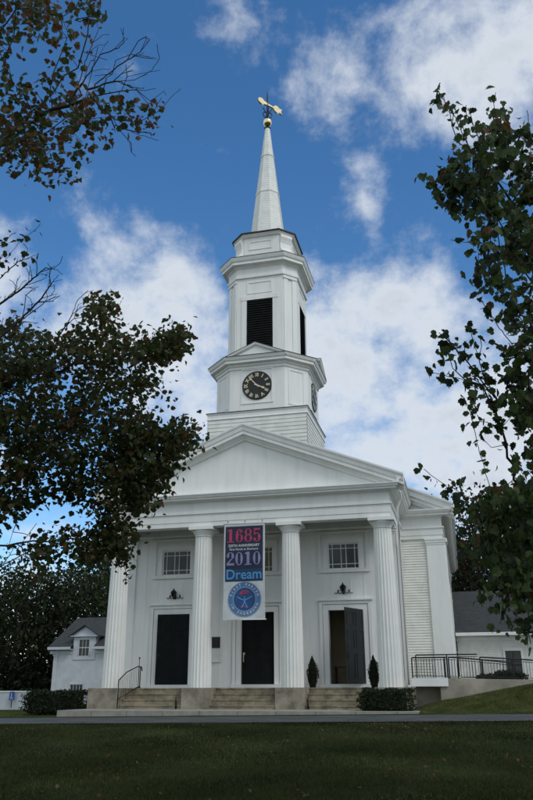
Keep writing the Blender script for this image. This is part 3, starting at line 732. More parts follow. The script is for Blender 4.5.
# ------------------------------------------------------------------ leaves
LEAF = [(0,0),(.06,.05),(.16,-.02),(.30,.06),(.32,.15),(.50,.30),(.45,.41),(.50,.60),(.34,.58),(.29,.64),(.20,.88),(.08,.80),(0,1.05)]
def leaf_mesh(name, pos, size, mats, pm, parent=None, droop=.5, smallshape=False, seed=1, fold=.25, kind=None):
    """pos (n,3) -> one mesh of n folded lobed leaves"""
    rg = np.random.default_rng(seed); n = len(pos)
    if smallshape: L = np.array([(0,0),(.34,.22),(.30,.66),(0,1.0)])
    else: L = np.array(LEAF)
    k = len(L)
    right = np.c_[L[:,0], L[:,1], L[:,0]*fold]; left = np.c_[-L[1:-1,0], L[1:-1,1], L[1:-1,0]*fold]
    T = np.vstack([right, left]); T[:,2] -= .25*T[:,1]**2; nv = len(T)
    yaw = rg.uniform(0, 2*PI, n); pitch = rg.normal(-droop, .55, n); roll = rg.normal(0, .6, n)
    s = size*rg.uniform(.5, 1.3, n)
    cy, sy, cp, sp, cr, sr = np.cos(yaw), np.sin(yaw), np.cos(pitch), np.sin(pitch), np.cos(roll), np.sin(roll)
    Rz = np.zeros((n,3,3)); Rz[:,0,0]=cy; Rz[:,0,1]=-sy; Rz[:,1,0]=sy; Rz[:,1,1]=cy; Rz[:,2,2]=1
    Rx = np.zeros((n,3,3)); Rx[:,0,0]=1; Rx[:,1,1]=cp; Rx[:,1,2]=-sp; Rx[:,2,1]=sp; Rx[:,2,2]=cp
    Ry = np.zeros((n,3,3)); Ry[:,1,1]=1; Ry[:,0,0]=cr; Ry[:,0,2]=sr; Ry[:,2,0]=-sr; Ry[:,2,2]=cr
    Rm = Rz@Rx@Ry
    V = np.einsum('nij,vj->nvi', Rm, T)*s[:,None,None] + pos[:,None,:]
    fr = list(range(k)); fl = [0] + list(range(k, nv)) + [k-1]; fl = fl[::-1]
    lens = [len(fr), len(fl)]; base = np.array(fr+fl)
    idx = (base[None,:] + (np.arange(n)*nv)[:,None]).ravel()
    me = bpy.data.meshes.new(name); me.vertices.add(n*nv); me.vertices.foreach_set('co', V.ravel())
    me.loops.add(len(idx)); me.loops.foreach_set('vertex_index', idx.astype(np.int32))
    me.polygons.add(2*n); tot = np.tile(lens, n); st = np.concatenate([[0], np.cumsum(tot)[:-1]])
    me.polygons.foreach_set('loop_start', st.astype(np.int32)); me.polygons.foreach_set('loop_total', tot.astype(np.int32))
    mi = rg.choice(len(mats), size=n, p=pm); me.polygons.foreach_set('material_index', np.repeat(mi, 2).astype(np.int32))
    for x in mats: me.materials.append(x)
    me.update(calc_edges=True); me.validate()
    o = bpy.data.objects.new(name, me); col.objects.link(o)
    if parent: o.parent = parent
    if kind: o['kind'] = kind
    return o
def inpoly(poly, n, rg):
    P = np.array(poly, float); x0, y0 = P.min(0); x1, y1 = P.max(0); out = []
    while len(out) < n:
        p = (rg.uniform(x0, x1), rg.uniform(y0, y1)); c = False; j = len(P)-1
        for i in range(len(P)):
            if (P[i][1] > p[1]) != (P[j][1] > p[1]) and p[0] < (P[j][0]-P[i][0])*(p[1]-P[i][1])/(P[j][1]-P[i][1])+P[i][0]: c = not c
            j = i
        if c: out.append(p)
    return out
def area(poly):
    return abs(sum(poly[i][0]*poly[i-1][1]-poly[i-1][0]*poly[i][1] for i in range(len(poly))))/2
def colonize(start, attr, step=.3, kill=.35, rg=None, maxit=220, par0=None):
    nodes = [np.array(p, float) for p in start]; par = [-1]+list(range(len(start)-1)) if par0 is None else list(par0)
    A = attr.copy(); alive = np.ones(len(A), bool); near = np.zeros(len(A), int); nd = np.full(len(A), 1e9)
    near_tip = np.full(len(A), -1)
    def upd(i0):
        for i in range(i0, len(nodes)):
            d = np.linalg.norm(A-nodes[i], axis=1); mk = d < nd; nd[mk] = d[mk]; near[mk] = i
    upd(0)
    for it in range(maxit):
        if not alive.any(): break
        i0 = len(nodes); acc = {}
        for a in np.nonzero(alive)[0]:
            v = A[a]-nodes[near[a]]; v /= max(1e-6, np.linalg.norm(v)); w = 1.0
            acc.setdefault(near[a], []).append(v)
        for k, vs in acc.items():
            v = np.mean(vs, 0); L = np.linalg.norm(v)
            if L < .15: v = vs[int(rg.integers(len(vs)))]; L = 1
            v = v/L + rg.normal(0, .18, 3) + np.array([0,0,.03]); v /= np.linalg.norm(v)
            nodes.append(nodes[k]+v*step); par.append(int(k))
        upd(i0)
        hit = alive & (nd < kill); near_tip[hit] = near[hit]; alive &= ~hit
        if len(nodes) > 14000: break
    return np.array(nodes), par, near
def branches(mb, nodes, par, tip=.006, ex=2.4, nmin=4, rmax=None, boost=1.0):
    n = len(nodes); kids = [[] for _ in range(n)]
    for i, p in enumerate(par):
        if p >= 0: kids[p].append(i)
    r = np.zeros(n)
    for i in range(n-1, -1, -1):
        r[i] = (sum(r[c]**ex for c in kids[i]))**(1/ex) if kids[i] else tip
        if rmax: r[i] = min(r[i], rmax)
    done = [False]*n; stack = [(0, None)]
    while stack:
        i, p = stack.pop(); ch = [] if p is None else [p]
        cur = i; chain = list(ch)
        while True:
            chain.append(cur)
            if not kids[cur]: break
            ks = sorted(kids[cur], key=lambda c: -r[c])
            for c in ks[1:]: stack.append((c, cur))
            cur = ks[0]
        rad = [r[c] for c in chain]
        if p is not None: rad[0] = min(rad[0], rad[1]*1.15)
        if len(chain) >= 2: mb.tube([nodes[c] for c in chain], rad, 10 if max(rad) > .08 else (6 if max(rad) > .02 else nmin), True, False)
    return r

def add_shoot(nodes, par, pix, d, leafy, twigs, rg, out, step=.06, wander=.02):
    """grow one stem through the given points (base first) and join it to the nearest branch"""
    P = [cast(px, py, d+i*rg.normal(0, .05)) for i, (px, py) in enumerate(pix)]
    nd_ = np.array(nodes); j = int(np.argmin(np.linalg.norm(nd_-P[0], axis=1)))
    J = nodes[j]; P = [J, J*.4+P[0]*.6+np.array([0, 0, -.05])] + P
    cur = j; total = 0
    seg = []
    for a, b in zip(P[:-1], P[1:]):
        L = np.linalg.norm(b-a); k = max(1, int(L/step))
        for q in range(1, k+1): seg.append(a+(b-a)*q/k+rg.normal(0, step*.08, 3))
    for i, q in enumerate(seg):
        nodes.append(q); par.append(cur); cur = len(nodes)-1
        t = i/len(seg)
        if t > .25 and leafy and rg.uniform() < leafy:
            out.append(q+rg.normal(0, .05, 3))
        if t > .2 and rg.uniform() < twigs:
            ax = seg[min(i+1, len(seg)-1)]-seg[max(0, i-2)]; ax = ax/max(1e-6, np.linalg.norm(ax))
            side(nodes, par, cur, ax, (.75-.5*t)*rg.uniform(.5, 1.1)*(.75 if leafy else 1.0), step, rg, out, leafy, 0)
    if leafy:
        for _ in range(2): out.append(seg[-1]+rg.normal(0, .04, 3))
def side(nodes, par, j, ax, L, step, rg, out, leafy, depth):
    pr = rg.normal(0, 1, 3)*np.array([1, 1, .8]); pr -= ax*(pr@ax); pr /= max(1e-6, np.linalg.norm(pr))
    v = ax*.8+pr*.62; v /= np.linalg.norm(v); n_ = max(2, int(L/step)); cur = j; q = nodes[j]
    for i in range(n_):
        v = v+rg.normal(0, .07, 3)+np.array([0, 0, .045]); v /= np.linalg.norm(v); q = q+v*step
        nodes.append(q); par.append(cur); cur = len(nodes)-1
        if depth < 2 and i > 0 and rg.uniform() < .20: side(nodes, par, cur, v, L*rg.uniform(.3, .6), step, rg, out, leafy, depth+1)
        if leafy and rg.uniform() < leafy: out.append(q+rg.normal(0, .05, 3))

# ---- left maple
rg = np.random.default_rng(11)
DENS = []   # (polygon, attractors, leaves per attractor, depth range)
LM = [
 ([(-40,345),(20,322),(50,337),(75,332),(92,296),(108,293),(118,315),(135,335),(150,345),(160,352),(163,400),(150,412),(145,440),(150,470),(120,490),(60,470),(0,490),(-40,500)], 560, 12, (15,18.5)),
 ([(135,335),(150,345),(178,328),(189,335),(178,352),(160,362)], 40, 12, (15.5,17)),
 ([(140,420),(170,428),(187,416),(199,428),(195,443),(180,455),(172,470),(172,482),(155,498),(136,512),(126,510),(120,480),(125,430)], 150, 13, (15.5,17.5)),
 ([(-30,490),(40,470),(110,480),(132,515),(128,540),(120,566),(112,562),(104,550),(95,546),(112,520),(90,505),(45,500),(10,520),(-30,540)], 105, 10, (15,17.5)),
 ([(92,520),(124,512),(134,530),(130,548),(122,568),(112,565),(103,550)], 40, 10, (15.5,16.5)),
 ([(15,545),(60,528),(100,536),(108,556),(80,562),(40,562)], 45, 9, (15,17)),
 ([(-40,-40),(95,-20),(92,15),(72,35),(76,60),(62,57),(45,40),(15,55),(-40,45)], 80, 7, (12,15)),
 ([(-10,60),(60,66),(62,80),(-10,84)], 7, 6, (12,14)),
 ([(-40,88),(33,85),(48,103),(70,95),(84,90),(122,88),(124,108),(106,130),(90,152),(74,132),(68,150),(70,178),(50,182),(34,178),(26,160),(-40,165)], 150, 6, (12,15)),
 ([(120,105),(150,108),(152,125),(128,135)], 9, 6, (12.5,13.5)),
]
pts = []; lv = []
for poly, n, k, (d0, d1) in LM:
    for (px, py) in inpoly(poly, n, rg):
        pts.append(cast(px, py, rg.uniform(d0, d1))); lv.append(k)
# bare twigs
for poly, n, dd in (([(70,95),(80,55),(125,40),(160,58),(176,92),(172,118),(150,138),(120,120),(95,95)], 60, (12.3,13.6)), ([(68,310),(90,292),(84,330)], 8, (15,16)), ([(0,540),(40,520),(30,560),(0,570)], 12, (14,15))):
    for (px, py) in inpoly(poly, n, rg): pts.append(cast(px, py, rg.uniform(*dd))); lv.append(0)
tb = cast(-330, 689, 16); tz = G(tb[0], tb[1])
for i in range(330):   # the part of the crown outside the frame
    a = rg.uniform(0, 2*PI); u = rg.uniform(.3, 1)**.5; rr_ = 5.0*u; z = rg.uniform(4.5, 15.5)
    q = np.array([tb[0]+rr_*math.cos(a)*(1-.03*(z-8)**2*.2), tb[1]+rr_*math.sin(a), tz+z]); rel = q-C; zc = rel@fw; px = PCX+FPX*(rel@rt)/zc
    if zc < 2 or px < -45: pts.append(q); lv.append(10)
pts = np.array(pts); lv = np.array(lv)
start = [(tb[0]+.15*math.sin(z*.6), tb[1]+.1*math.cos(z*.5), tz-.2+z) for z in np.arange(0, 6.4, .35)]
nodes, par, near = colonize(start, pts, .30, .34, rg)
nodes = list(nodes); sl_ = []
for pix, d in (([(70,98),(85,80),(100,55),(118,48),(128,38)],13), ([(88,90),(110,82),(135,80),(150,72),(160,58)],13), ([(88,94),(115,120),(140,122),(160,110),(175,93)],12.8), ([(75,97),(85,62),(98,30)],13.2), ([(115,125),(140,135),(158,140)],12.8), ([(95,85),(118,66),(140,52),(150,40)],13),
               ([(-60,340),(-6,308),(20,290),(45,268),(58,270)],14), ([(-60,350),(-6,342),(15,325),(40,300),(58,275)],14), ([(-60,345),(-4,332),(25,318),(48,300),(60,296)],13.6), ([(66,328),(78,300),(88,290)],15.5), ([(-6,566),(14,560),(34,557)],14.5)):
    add_shoot(nodes, par, pix, d, 0, .30, rg, sl_)
for pix, d in (([(-60,330),(-25,290),(2,264),(20,242),(41,224)],13.8), ([(-60,330),(-25,295),(-2,280),(18,262),(36,255)],13.9), ([(-60,330),(-20,270),(0,246),(12,234)],13.8), ([(100,330),(108,300),(107,292)],16), ([(170,352),(180,335),(189,332)],16), ([(176,440),(190,432),(199,426)],16), ([(110,540),(122,560),(128,578)],15.8), ([(75,20),(92,16),(100,10)],13.5)):
    add_shoot(nodes, par, pix, d, .55, .12, rg, sl_)
nodes = np.array(nodes)
lm = thing('maple_tree', 'large broadleaf maple with green and russet leaves reaching in from the left edge', 'tree', tuple(map(float, (tb[0], tb[1], tz))), 'maples framing the view')
mb = MB(); branches(mb, nodes-np.array([tb[0], tb[1], tz]), par, .0055, 2.35, rmax=.34); mb.build('trunk', BARK, lm, recalc=False)
def leafpos(pts, lv, nodes, near, sp, rg):
    out = []
    for p, k, nn in zip(pts, lv, near):
        c = nodes[nn]*.72+p*.28
        for _ in range(int(k)): out.append(c+rg.normal(0, sp, 3))
    return np.array(out)
lp = leafpos(pts, lv*1.42, nodes, near, .17, rg)
lp = np.vstack([lp, np.array(sl_)])
hi_ = (lp-C)@up/((lp-C)@fw) > .22; base_ = np.array([tb[0], tb[1], tz])
leaf_mesh('crown', lp[~hi_]-base_, .118, [LG1, LG2, LB1, LO1], [.52, .38, .09, .01], lm, .5, seed=3)
o = leaf_mesh('crown', lp[hi_]-base_, .118, [LG1, LG2, LB1, LO1], [.34, .30, .30, .06], lm, .5, seed=4); o['label'] = 'thinner upper foliage turning brown'

# ---- right maple
rg = np.random.default_rng(23)
RM = [
 ([(434,88),(447,86),(456,100),(463,122),(472,150),(462,150),(450,128),(440,112)], 6, 3, (10,11)),
 ([(462,110),(470,108),(482,122),(490,100),(498,102),(505,118),(516,135),(540,140),(575,150),(575,250),(533,262),(500,268),(485,250),(470,232),(466,205),(452,170),(455,155),(470,140)], 200, 7, (9.5,12.5)),
 ([(422,176),(440,170),(452,155),(466,158),(468,210),(452,198),(438,196)], 30, 6, (10,11)),
 ([(466,238),(482,236),(492,262),(530,262),(560,270),(560,330),(515,345),(498,330),(480,340),(470,310),(466,280)], 38, 5, (9.5,11.5)),
 ([(498,262),(560,262),(560,420),(520,420),(505,380),(500,330)], 55, 6, (10,12)),
 ([(436,336),(448,330),(478,345),(500,400),(510,440),(495,430),(470,385),(445,362)], 14, 4, (10,11)),
 ([(428,372),(445,366),(480,390),(478,410),(455,392)], 5, 4, (10,10.8)),
 ([(468,400),(482,398),(500,470),(492,480),(474,440)], 4, 3, (10,11)),
 ([(500,345),(560,345),(560,500),(525,500),(515,470),(512,420),(500,400)], 85, 7, (10,12)),
 ([(421,466),(436,464),(462,480),(478,492),(470,500),(448,490)], 5, 3, (10,10.6)),
 ([(478,492),(500,478),(560,490),(560,600),(520,598),(480,572),(466,540),(468,510)], 200, 9, (9.5,12)),
 ([(483,572),(560,590),(560,640),(528,640),(520,628),(514,600),(500,618),(496,600)], 34, 4, (9.5,11)),
]
pts = []; lv = []
for poly, n, k, (d0, d1) in RM:
    for (px, py) in inpoly(poly, n, rg): pts.append(cast(px, py, rg.uniform(d0, d1))); lv.append(k)
for (px, py) in inpoly([(522,108),(530,108),(532,138),(526,138)], 4, rg): pts.append(cast(px, py, 10.5)); lv.append(0)
tb = cast(700, 689, 11.2); tz = G(tb[0], tb[1])
for i in range(230):
    a = rg.uniform(0, 2*PI); u = rg.uniform(.2, 1)**.5; z = rg.uniform(2.6, 10)
    q = np.array([tb[0]+3.4*u*math.cos(a), tb[1]+3.4*u*math.sin(a), tz+z]); rel = q-C; zc = rel@fw; px = PCX+FPX*(rel@rt)/max(zc,.1)
    if zc < 1.5 or px > 560: pts.append(q); lv.append(7)
pts = np.array(pts); lv = np.array(lv)
start = [(tb[0]+.1*math.sin(z*.6), tb[1], tz-.2+z) for z in np.arange(0, 3.4, .3)]
nodes, par, near = colonize(start, pts, .24, .27, rg)
nodes = list(nodes); sl_ = []
for pix, d in (([(497,400),(485,386),(474,370),(452,345),(439,332)],10.4), ([(497,400),(483,374),(476,350),(470,328)],10.5), ([(500,505),(493,496),(478,448),(470,411),(464,398)],10.4), ([(480,515),(462,506),(445,485),(423,469)],10.3), ([(492,190),(485,180),(470,150),(455,118),(438,92)],10.6),
               ([(480,196),(458,190),(440,182),(422,177)],10.4), ([(530,330),(520,318),(506,298),(493,282),(476,262)],10.6), ([(512,345),(496,324),(490,312),(480,300)],10.5), ([(495,395),(478,385),(456,378),(430,372)],10.3), ([(505,140),(496,118),(493,101)],10.6), ([(485,150),(474,128),(468,108)],10.7), ([(490,250),(478,240),(468,236)],10.4),
               ([(510,590),(505,612),(500,624)],10.2), ([(528,590),(528,615),(524,636)],10.0), ([(490,570),(486,588),(480,600)],10.3), ([(476,205),(462,208),(446,200)],10.4)):
    add_shoot(nodes, par, pix, d, .50, .10, rg, sl_)
add_shoot(nodes, par, [(531,150),(530,135),(527,110)], 10.5, 0, 0, rg, sl_)
nodes = np.array(nodes)
rm = thing('maple_tree', 'broadleaf maple with large dark green leaves reaching in from the right edge', 'tree', tuple(map(float, (tb[0], tb[1], tz))), 'maples framing the view')
mb = MB(); branches(mb, nodes-np.array([tb[0], tb[1], tz]), par, .005, 2.5, rmax=.22); mb.build('trunk', BARK, rm, recalc=False)
lp = leafpos(pts, lv, nodes, near, .105, rg)
lp = np.vstack([lp, np.array(sl_)])
leaf_mesh('crown', lp-np.array([tb[0], tb[1], tz]), .122, [LG3, LG1, LD1, LB1], [.42, .30, .24, .04], rm, .9, seed=5)

# ---- background trees
def bgtree(x, y, h, r, label, mats, pm, seed, name='tree', crown0=.22, size=.34, nclump=46, per=70, group='trees behind the church', dens=1):
    rg = np.random.default_rng(seed); z0 = G(x, y)-.1
    t = thing(name, label, 'tree', (x, y, z0), group)
    att = []
    while len(att) < nclump*3:
        p = rg.uniform(-1, 1, 3)
        if np.linalg.norm(p) < 1: att.append(p*np.array([r, r, h*(1-crown0)/2]) + np.array([0, 0, h*(crown0+(1-crown0)/2)]))
    att = np.array(att)
    st = [(.1*math.sin(z), .08*math.cos(z*1.3), z) for z in np.arange(0, h*crown0+.6, .6)]
    nd_, pr_, nr_ = colonize(st, att, .6, .75, rg, 120)
    mb = MB(); branches(mb, nd_, pr_, .02, 2.4, 4, rmax=.4); mb.build('trunk', BARK2, t, recalc=False)
    # clumps near the shell
    cl = []
    for i in range(nclump):
        v = rg.normal(0, 1, 3); v /= np.linalg.norm(v); u = rg.uniform(.45, 1.0)
        c = v*u*np.array([r, r, h*(1-crown0)/2]) + np.array([0, 0, h*(crown0+(1-crown0)/2)]); s = rg.uniform(.5, 1.1)*r*.28
        m_ = int(per*dens*rg.uniform(.6, 1.3)); cl.append(c + rg.normal(0, 1, (m_, 3))*np.array([s, s, s*.62]))
    lp_ = np.vstack(cl); lp_ = lp_[lp_[:,2] > .5]
    leaf_mesh('crown', lp_, size, mats, pm, t, .5, smallshape=True, seed=seed, fold=.2)
    return t
G4 = [LD1, LG1, LR1]; P4 = [.6, .32, .08]
BT = [
 (-31, 33, 12.5, 5.5, 'dark green tree at the far left edge, tallest beside the open sky', G4, P4, 101),
 (-25, 37, 15, 6, 'dark tree directly behind the small house roof peak', G4, P4, 102),
 (-19.5, 34, 13.5, 5, 'yellowish green tree close beside the leftmost column', [LG1, LY1, LD1], [.5,.3,.2], 103),
 (-36, 42, 14, 6.5, 'dark tree farthest left behind the white wall', G4, P4, 104),
 (-29, 47, 16, 6.5, 'broad dark tree behind the others on the left', G4, P4, 105),
 (12, 36, 16.5, 6, 'dark tree with russet leaves rising behind the right hand annex roof', [LD1, LR1, LG1], [.45,.35,.2], 106),
 (18.5, 33, 15, 5.5, 'dark green tree behind the right end of the annex roof', G4, P4, 107),
 (9.5, 47, 15, 5, 'dark tree just beyond the right hand corner of the church', G4, P4, 109),
 (15, 44, 18.5, 6.5, 'tall dark tree farthest behind the annex roof', G4, P4, 108),
]
for x, y, h, r, lab, ms, pm, sd in BT:
    bgtree(x, y, h, r, lab, ms, pm, sd, crown0=.12, nclump=80, per=85, size=.36)
rgw = np.random.default_rng(77); n = 16000
xs = rgw.uniform(-90, 60, n); ys = rgw.uniform(52, 66, n); zz = np.abs(rgw.normal(0, 1, n))*2.6*(1.0+.4*np.sin(xs*.35))+.2
w = leaf_mesh('distant_woods', np.c_[xs, ys, zz], .8, [LD1, LG1], [.7,.3], None, .4, True, 9); tag(w, None, 'woods', kind='stuff')
n = 9000; xs = rgw.uniform(-48, -17, n); ys = rgw.uniform(31, 37, n); zz = np.abs(rgw.normal(0, 1, n))*1.7+.1
w = leaf_mesh('undergrowth', np.c_[xs, ys, zz], .42, [LD1, LG1], [.8,.2], None, .4, True, 10); tag(w, None, 'undergrowth', kind='stuff')

# ------------------------------------------------------------------ hedges and bushes
def bush(name, label, cat, loc, sx, sy, sz, n, leaf=.06, kind='box', group=None, taper=0):
    t = thing(name, label, cat, loc, group); rg = np.random.default_rng(abs(hash(label)) % 9999 if False else len(label)*7+int(loc[0]*10) % 97+100)
    v = rg.normal(0, 1, (n, 3)); v[:,2] = v[:,2]; v /= np.linalg.norm(v, axis=1)[:,None]
    e = .38 if kind == 'box' else 1.0
    w = v
    if kind == 'box':
        w = rg.uniform(-1, 1, (n, 3)); ar = np.array([sy*sz, sx*sz, 2*sx*sy]); ax_ = rg.choice(3, n, p=ar/ar.sum())
        w[np.arange(n), ax_] = np.where(rg.uniform(0, 1, n) < .5, -1., 1.)
        nr = (np.abs(w)**5).sum(1)**(1/5); w = w/nr[:,None]; v = w
    w *= (1+.07*np.sin(v[:,0:1]*9)+.05*np.sin(v[:,2:3]*11+v[:,0:1]*5))*rg.uniform(.82, 1.03, (n,1))
    z = (w[:,2]+1)/2
    rad = np.ones(n) if not taper else (np.sin(np.clip(z*.86+.16,0,1)*PI)**.8+.06)
    P = np.c_[w[:,0]*sx*rad, w[:,1]*sy*rad, z*sz]
    leaf_mesh('foliage', P, leaf, [HEDGE, LD1, LG1], [.7,.2,.1], t, .2, True, 31)
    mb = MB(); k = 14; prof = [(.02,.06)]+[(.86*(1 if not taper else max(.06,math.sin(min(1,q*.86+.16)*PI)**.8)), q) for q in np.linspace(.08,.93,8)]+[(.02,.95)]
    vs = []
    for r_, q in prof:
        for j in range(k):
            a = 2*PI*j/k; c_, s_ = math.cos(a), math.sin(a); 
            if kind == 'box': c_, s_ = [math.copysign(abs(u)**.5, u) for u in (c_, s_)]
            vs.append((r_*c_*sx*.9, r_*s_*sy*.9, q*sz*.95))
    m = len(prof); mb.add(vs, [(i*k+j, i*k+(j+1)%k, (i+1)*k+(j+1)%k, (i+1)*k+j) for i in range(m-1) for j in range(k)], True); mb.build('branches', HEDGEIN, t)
    return t
bush('hedge', 'long clipped evergreen hedge on the grass left of the steps', 'hedge', (-8.6, -.3, -.12), 1.55, .7, .93, 7500, .075)
bush('hedge', 'rounded clipped evergreen hedge in front of the right steps', 'hedge', (6.0, -1.9, .03), 1.06, .62, .82, 5600, .065)
for x, y, z, lab in ((2.62, 1.35, FL, 'slim dark topiary left of the open right door'), (5.32, .95, FL, 'slim dark topiary between the open right door and the rightmost column')):
    t = bush('topiary', lab, 'topiary', (x, y, z), .25, .25, 1.28, 1700, .05, 'round', 'topiaries by the right door', taper=1)
    m = MB(); m.lathe((0,0,0), [(.13,.0),(.16,.16),(.17,.17),(.15,.18)], 14); m.build('pot', BLACKP, t)
for i, (x, y, r_, lab) in enumerate(((10.3, 14.6, .85, 'low rounded shrub under the annex wall, left of its dark window'), (11.4, 14.6, 1.0, 'low rounded shrub touching the left side of the annex window'))):
    bush('shrub', lab, 'shrub', (x, y, G(x, y)-.05), r_, .6, .95, 1500, .09, 'round', 'shrubs by the annex wall')

# ------------------------------------------------------------------ ramp
rp_ = thing('access_ramp', 'concrete wheelchair ramp with white edged landing and black picket railings', 'ramp', (6.9, .6, 0))
def lp2(mb_, name, m, parent=rp_):
    o = mb_.build(name, m, parent)
    if parent is rp_: o.location = (-6.9, -.6, 0)
    return o
m = MB(); m.box(6.97, 8.2, .5, 2.6, .92, .98); lp2(m, 'landing', WOOD)
m = MB(); m.box(6.9, 8.35, .42, .48, .93, 1.25); m.box(6.9, 6.96, .49, 2.6, .93, 1.25); lp2(m, 'edge_board', WHITE)
m = MB(); m.prism([(8.02,-.2),(16.5,-.2),(16.5,1.0),(12,1.16),(8.02,1.24)], .22, 'y', .52); m.prism([(8.02,-.2),(16.5,-.2),(16.5,.98),(12,1.14),(8.02,1.20)], .2, 'y', 2.4)
m.box(8.03, 8.2, .745, 2.395, -.2, .9); lp2(m, 'concrete_wall', CONC)
m = MB(); m.prism([(8.2,.1),(16.4,.1),(16.4,.80),(12,.92),(8.2,.97)], 1.64, 'y', .75); lp2(m, 'ramp_slab', SIDEW)
m = MB(); m.box(7.0, 8.0, 1.2, 1.35, -.1, .915); lp2(m, 'pier', CONC)
def rz(x): return 2.04 if x < 8.5 else 2.04-.26*((x-8.5)/2.6)**1.2
def rz2(x): return 2.10 if x < 9.6 else 2.10-.14*((x-9.6)/2.2)**1.2
def railing(y, x0, x1, zf, zb, base, loop=True):
    m = MB(); xs_ = list(np.linspace(x0, x1, 24)); m.tube([(x, y, zf(x)) for x in xs_], .028, 8)
    if loop:
        z = zf(x1); m.tube([(x1,y,z),(x1+.10,y,z-.02),(x1+.16,y,z-.12),(x1+.16,y,z-.32),(x1+.08,y,z-.4),(x1-.04,y,z-.38)], .024, 8)
    m.tube([(x, y, zf(x)-.09) for x in xs_], .014, 6); m.tube([(x, y, base(x)+.07) for x in xs_], .014, 6)
    r = lp2(m, 'railing', IRON)
    for x in np.arange(x0, x1+.01, 1.32):
        p = MB(); p.box(x-.025, x+.025, y-.025, y+.025, base(x)-.1, zf(x)-.01); q_ = p.build('post', IRON, r)
    for x in np.arange(x0+.11, x1-.05, .118):
        p = MB(); p.box(x-.008, x+.008, y-.008, y+.008, base(x)+.072, zf(x)-.095); p.build('picket', IRON, r)
bs = lambda x: 1.25 if x < 8.3 else 1.24-.02*(x-8.3)
railing(.45, 6.95, 8.35, rz, None, bs, False)
railing(.63, 8.42, 10.85, rz, None, bs)
railing(2.5, 7.0, 9.6, lambda x: 2.22, None, lambda x: 1.2 if x > 8 else .98, False)
railing(2.52, 9.7, 11.85, rz2, None, bs)

# ------------------------------------------------------------------ side buildings
t = thing('annex', 'low white annex with dark grey roof and one dark window behind the ramp', 'building', (17, 17, 0))
def ap(m_, name, mt): 
    o = m_.build(name, mt, t); o.location = (-17, -17, 0); return o
m = MB(); holed(m, 8.7, 30, .0, 4.0, 17.0, .2, [(11.45, 12.35, 1.35, 2.95)]); m.box(8.7, 30, 17.5, 27, 0, 4.0); ap(m, 'wall', WHITE2)
m = MB(); siding(m, (8.7,16.998), (11.2,16.998), .3, 3.7, (0,-1), .13, .02); siding(m, (12.6,16.998), (30,16.998), .3, 3.7, (0,-1), .13, .02); siding(m, (11.2,16.998), (12.6,16.998), 3.2, 3.7, (0,-1), .13, .02); siding(m, (11.2,16.998), (12.6,16.998), .3, 1.15, (0,-1), .13, .02); ap(m, 'clapboards', WHITE2)
m = MB(); m.add([(8.6,16.4,3.92),(30.5,16.4,3.92),(30.5,22.2,7.0),(8.6,22.2,7.0),(8.6,28,3.92),(30.5,28,3.92),
                (8.6,16.4,4.0),(30.5,16.4,4.0),(30.5,22.2,7.08),(8.6,22.2,7.08),(8.6,28,4.0),(30.5,28,4.0)], [(0,1,2,3),(3,2,5,4),(6,7,8,9),(9,8,11,10),(0,1,7,6),(0,3,9,6),(3,4,10,9),(1,2,8,7),(2,5,11,8)]); ap(m, 'roof', ROOFM)
m = MB(); m.box(8.65, 30.4, 16.30, 16.39, 3.82, 4.0); m.box(8.65, 30.4, 16.4, 16.99, 3.80, 3.86); m.box(8.65, 30.4, 16.93, 16.98, 3.55, 3.79); ap(m, 'eave_trim', WHITE)
m = MB(); frame(m, 11.45, 12.35, 1.35, 2.95, .12, 16.99, .05); wq = ap(m, 'window', WHITE)
m = MB(); m.box(11.45, 12.35, 17.1, 17.12, 1.35, 2.95); m.build('pane', GLASS, wq)
m = MB(); m.box(11.45, 12.35, 17.05, 17.09, 2.12, 2.18); m.box(11.88, 11.92, 17.06, 17.085, 1.35, 2.12); m.box(11.88, 11.92, 17.06, 17.085, 2.18, 2.95); m.build('sash', IRON, wq)

HY = 24.0
ht = thing('house', 'small white house with grey gabled roof and a wall dormer beside the leftmost column', 'house', (-19, 27, 0))
def hp(m_, name, mt, parent=None):
    o = m_.build(name, mt, parent or ht)
    if parent is None: o.location = (19, -27, 0)
    return o
Y0 = HY
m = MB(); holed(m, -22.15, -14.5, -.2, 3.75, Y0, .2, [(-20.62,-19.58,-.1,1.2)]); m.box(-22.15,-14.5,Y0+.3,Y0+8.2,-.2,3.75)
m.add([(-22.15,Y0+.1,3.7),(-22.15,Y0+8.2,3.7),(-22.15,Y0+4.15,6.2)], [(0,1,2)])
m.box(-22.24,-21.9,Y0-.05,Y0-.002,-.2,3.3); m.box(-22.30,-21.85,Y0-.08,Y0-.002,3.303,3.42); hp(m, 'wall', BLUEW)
m = MB(); zr = 6.45; ze = 3.88
zz0 = lambda y: ze+(zr-ze)*(y-Y0+.45)/4.55
for xa, xb, ya in ((-22.6,-20.64,Y0-.45),(-20.64,-18.73,Y0+1.2),(-18.73,-14.4,Y0-.45)):
    m.add([(xa,ya,zz0(ya)),(xb,ya,zz0(ya)),(xb,Y0+4.1,zr),(xa,Y0+4.1,zr),(xa,ya,zz0(ya)+.08),(xb,ya,zz0(ya)+.08),(xb,Y0+4.1,zr+.08),(xa,Y0+4.1,zr+.08)], [(0,1,2,3),(4,5,6,7),(0,1,5,4),(0,3,7,4),(1,2,6,5)])
m.add([(-22.6,Y0+4.1,zr+.08),(-14.4,Y0+4.1,zr+.08),(-14.4,Y0+8.6,ze+.08),(-22.6,Y0+8.6,ze+.08),(-22.6,Y0+4.1,zr),(-22.6,Y0+8.6,ze)], [(0,1,2,3),(0,4,5,3)]); hp(m, 'roof', ROOFM)
m = MB(); 
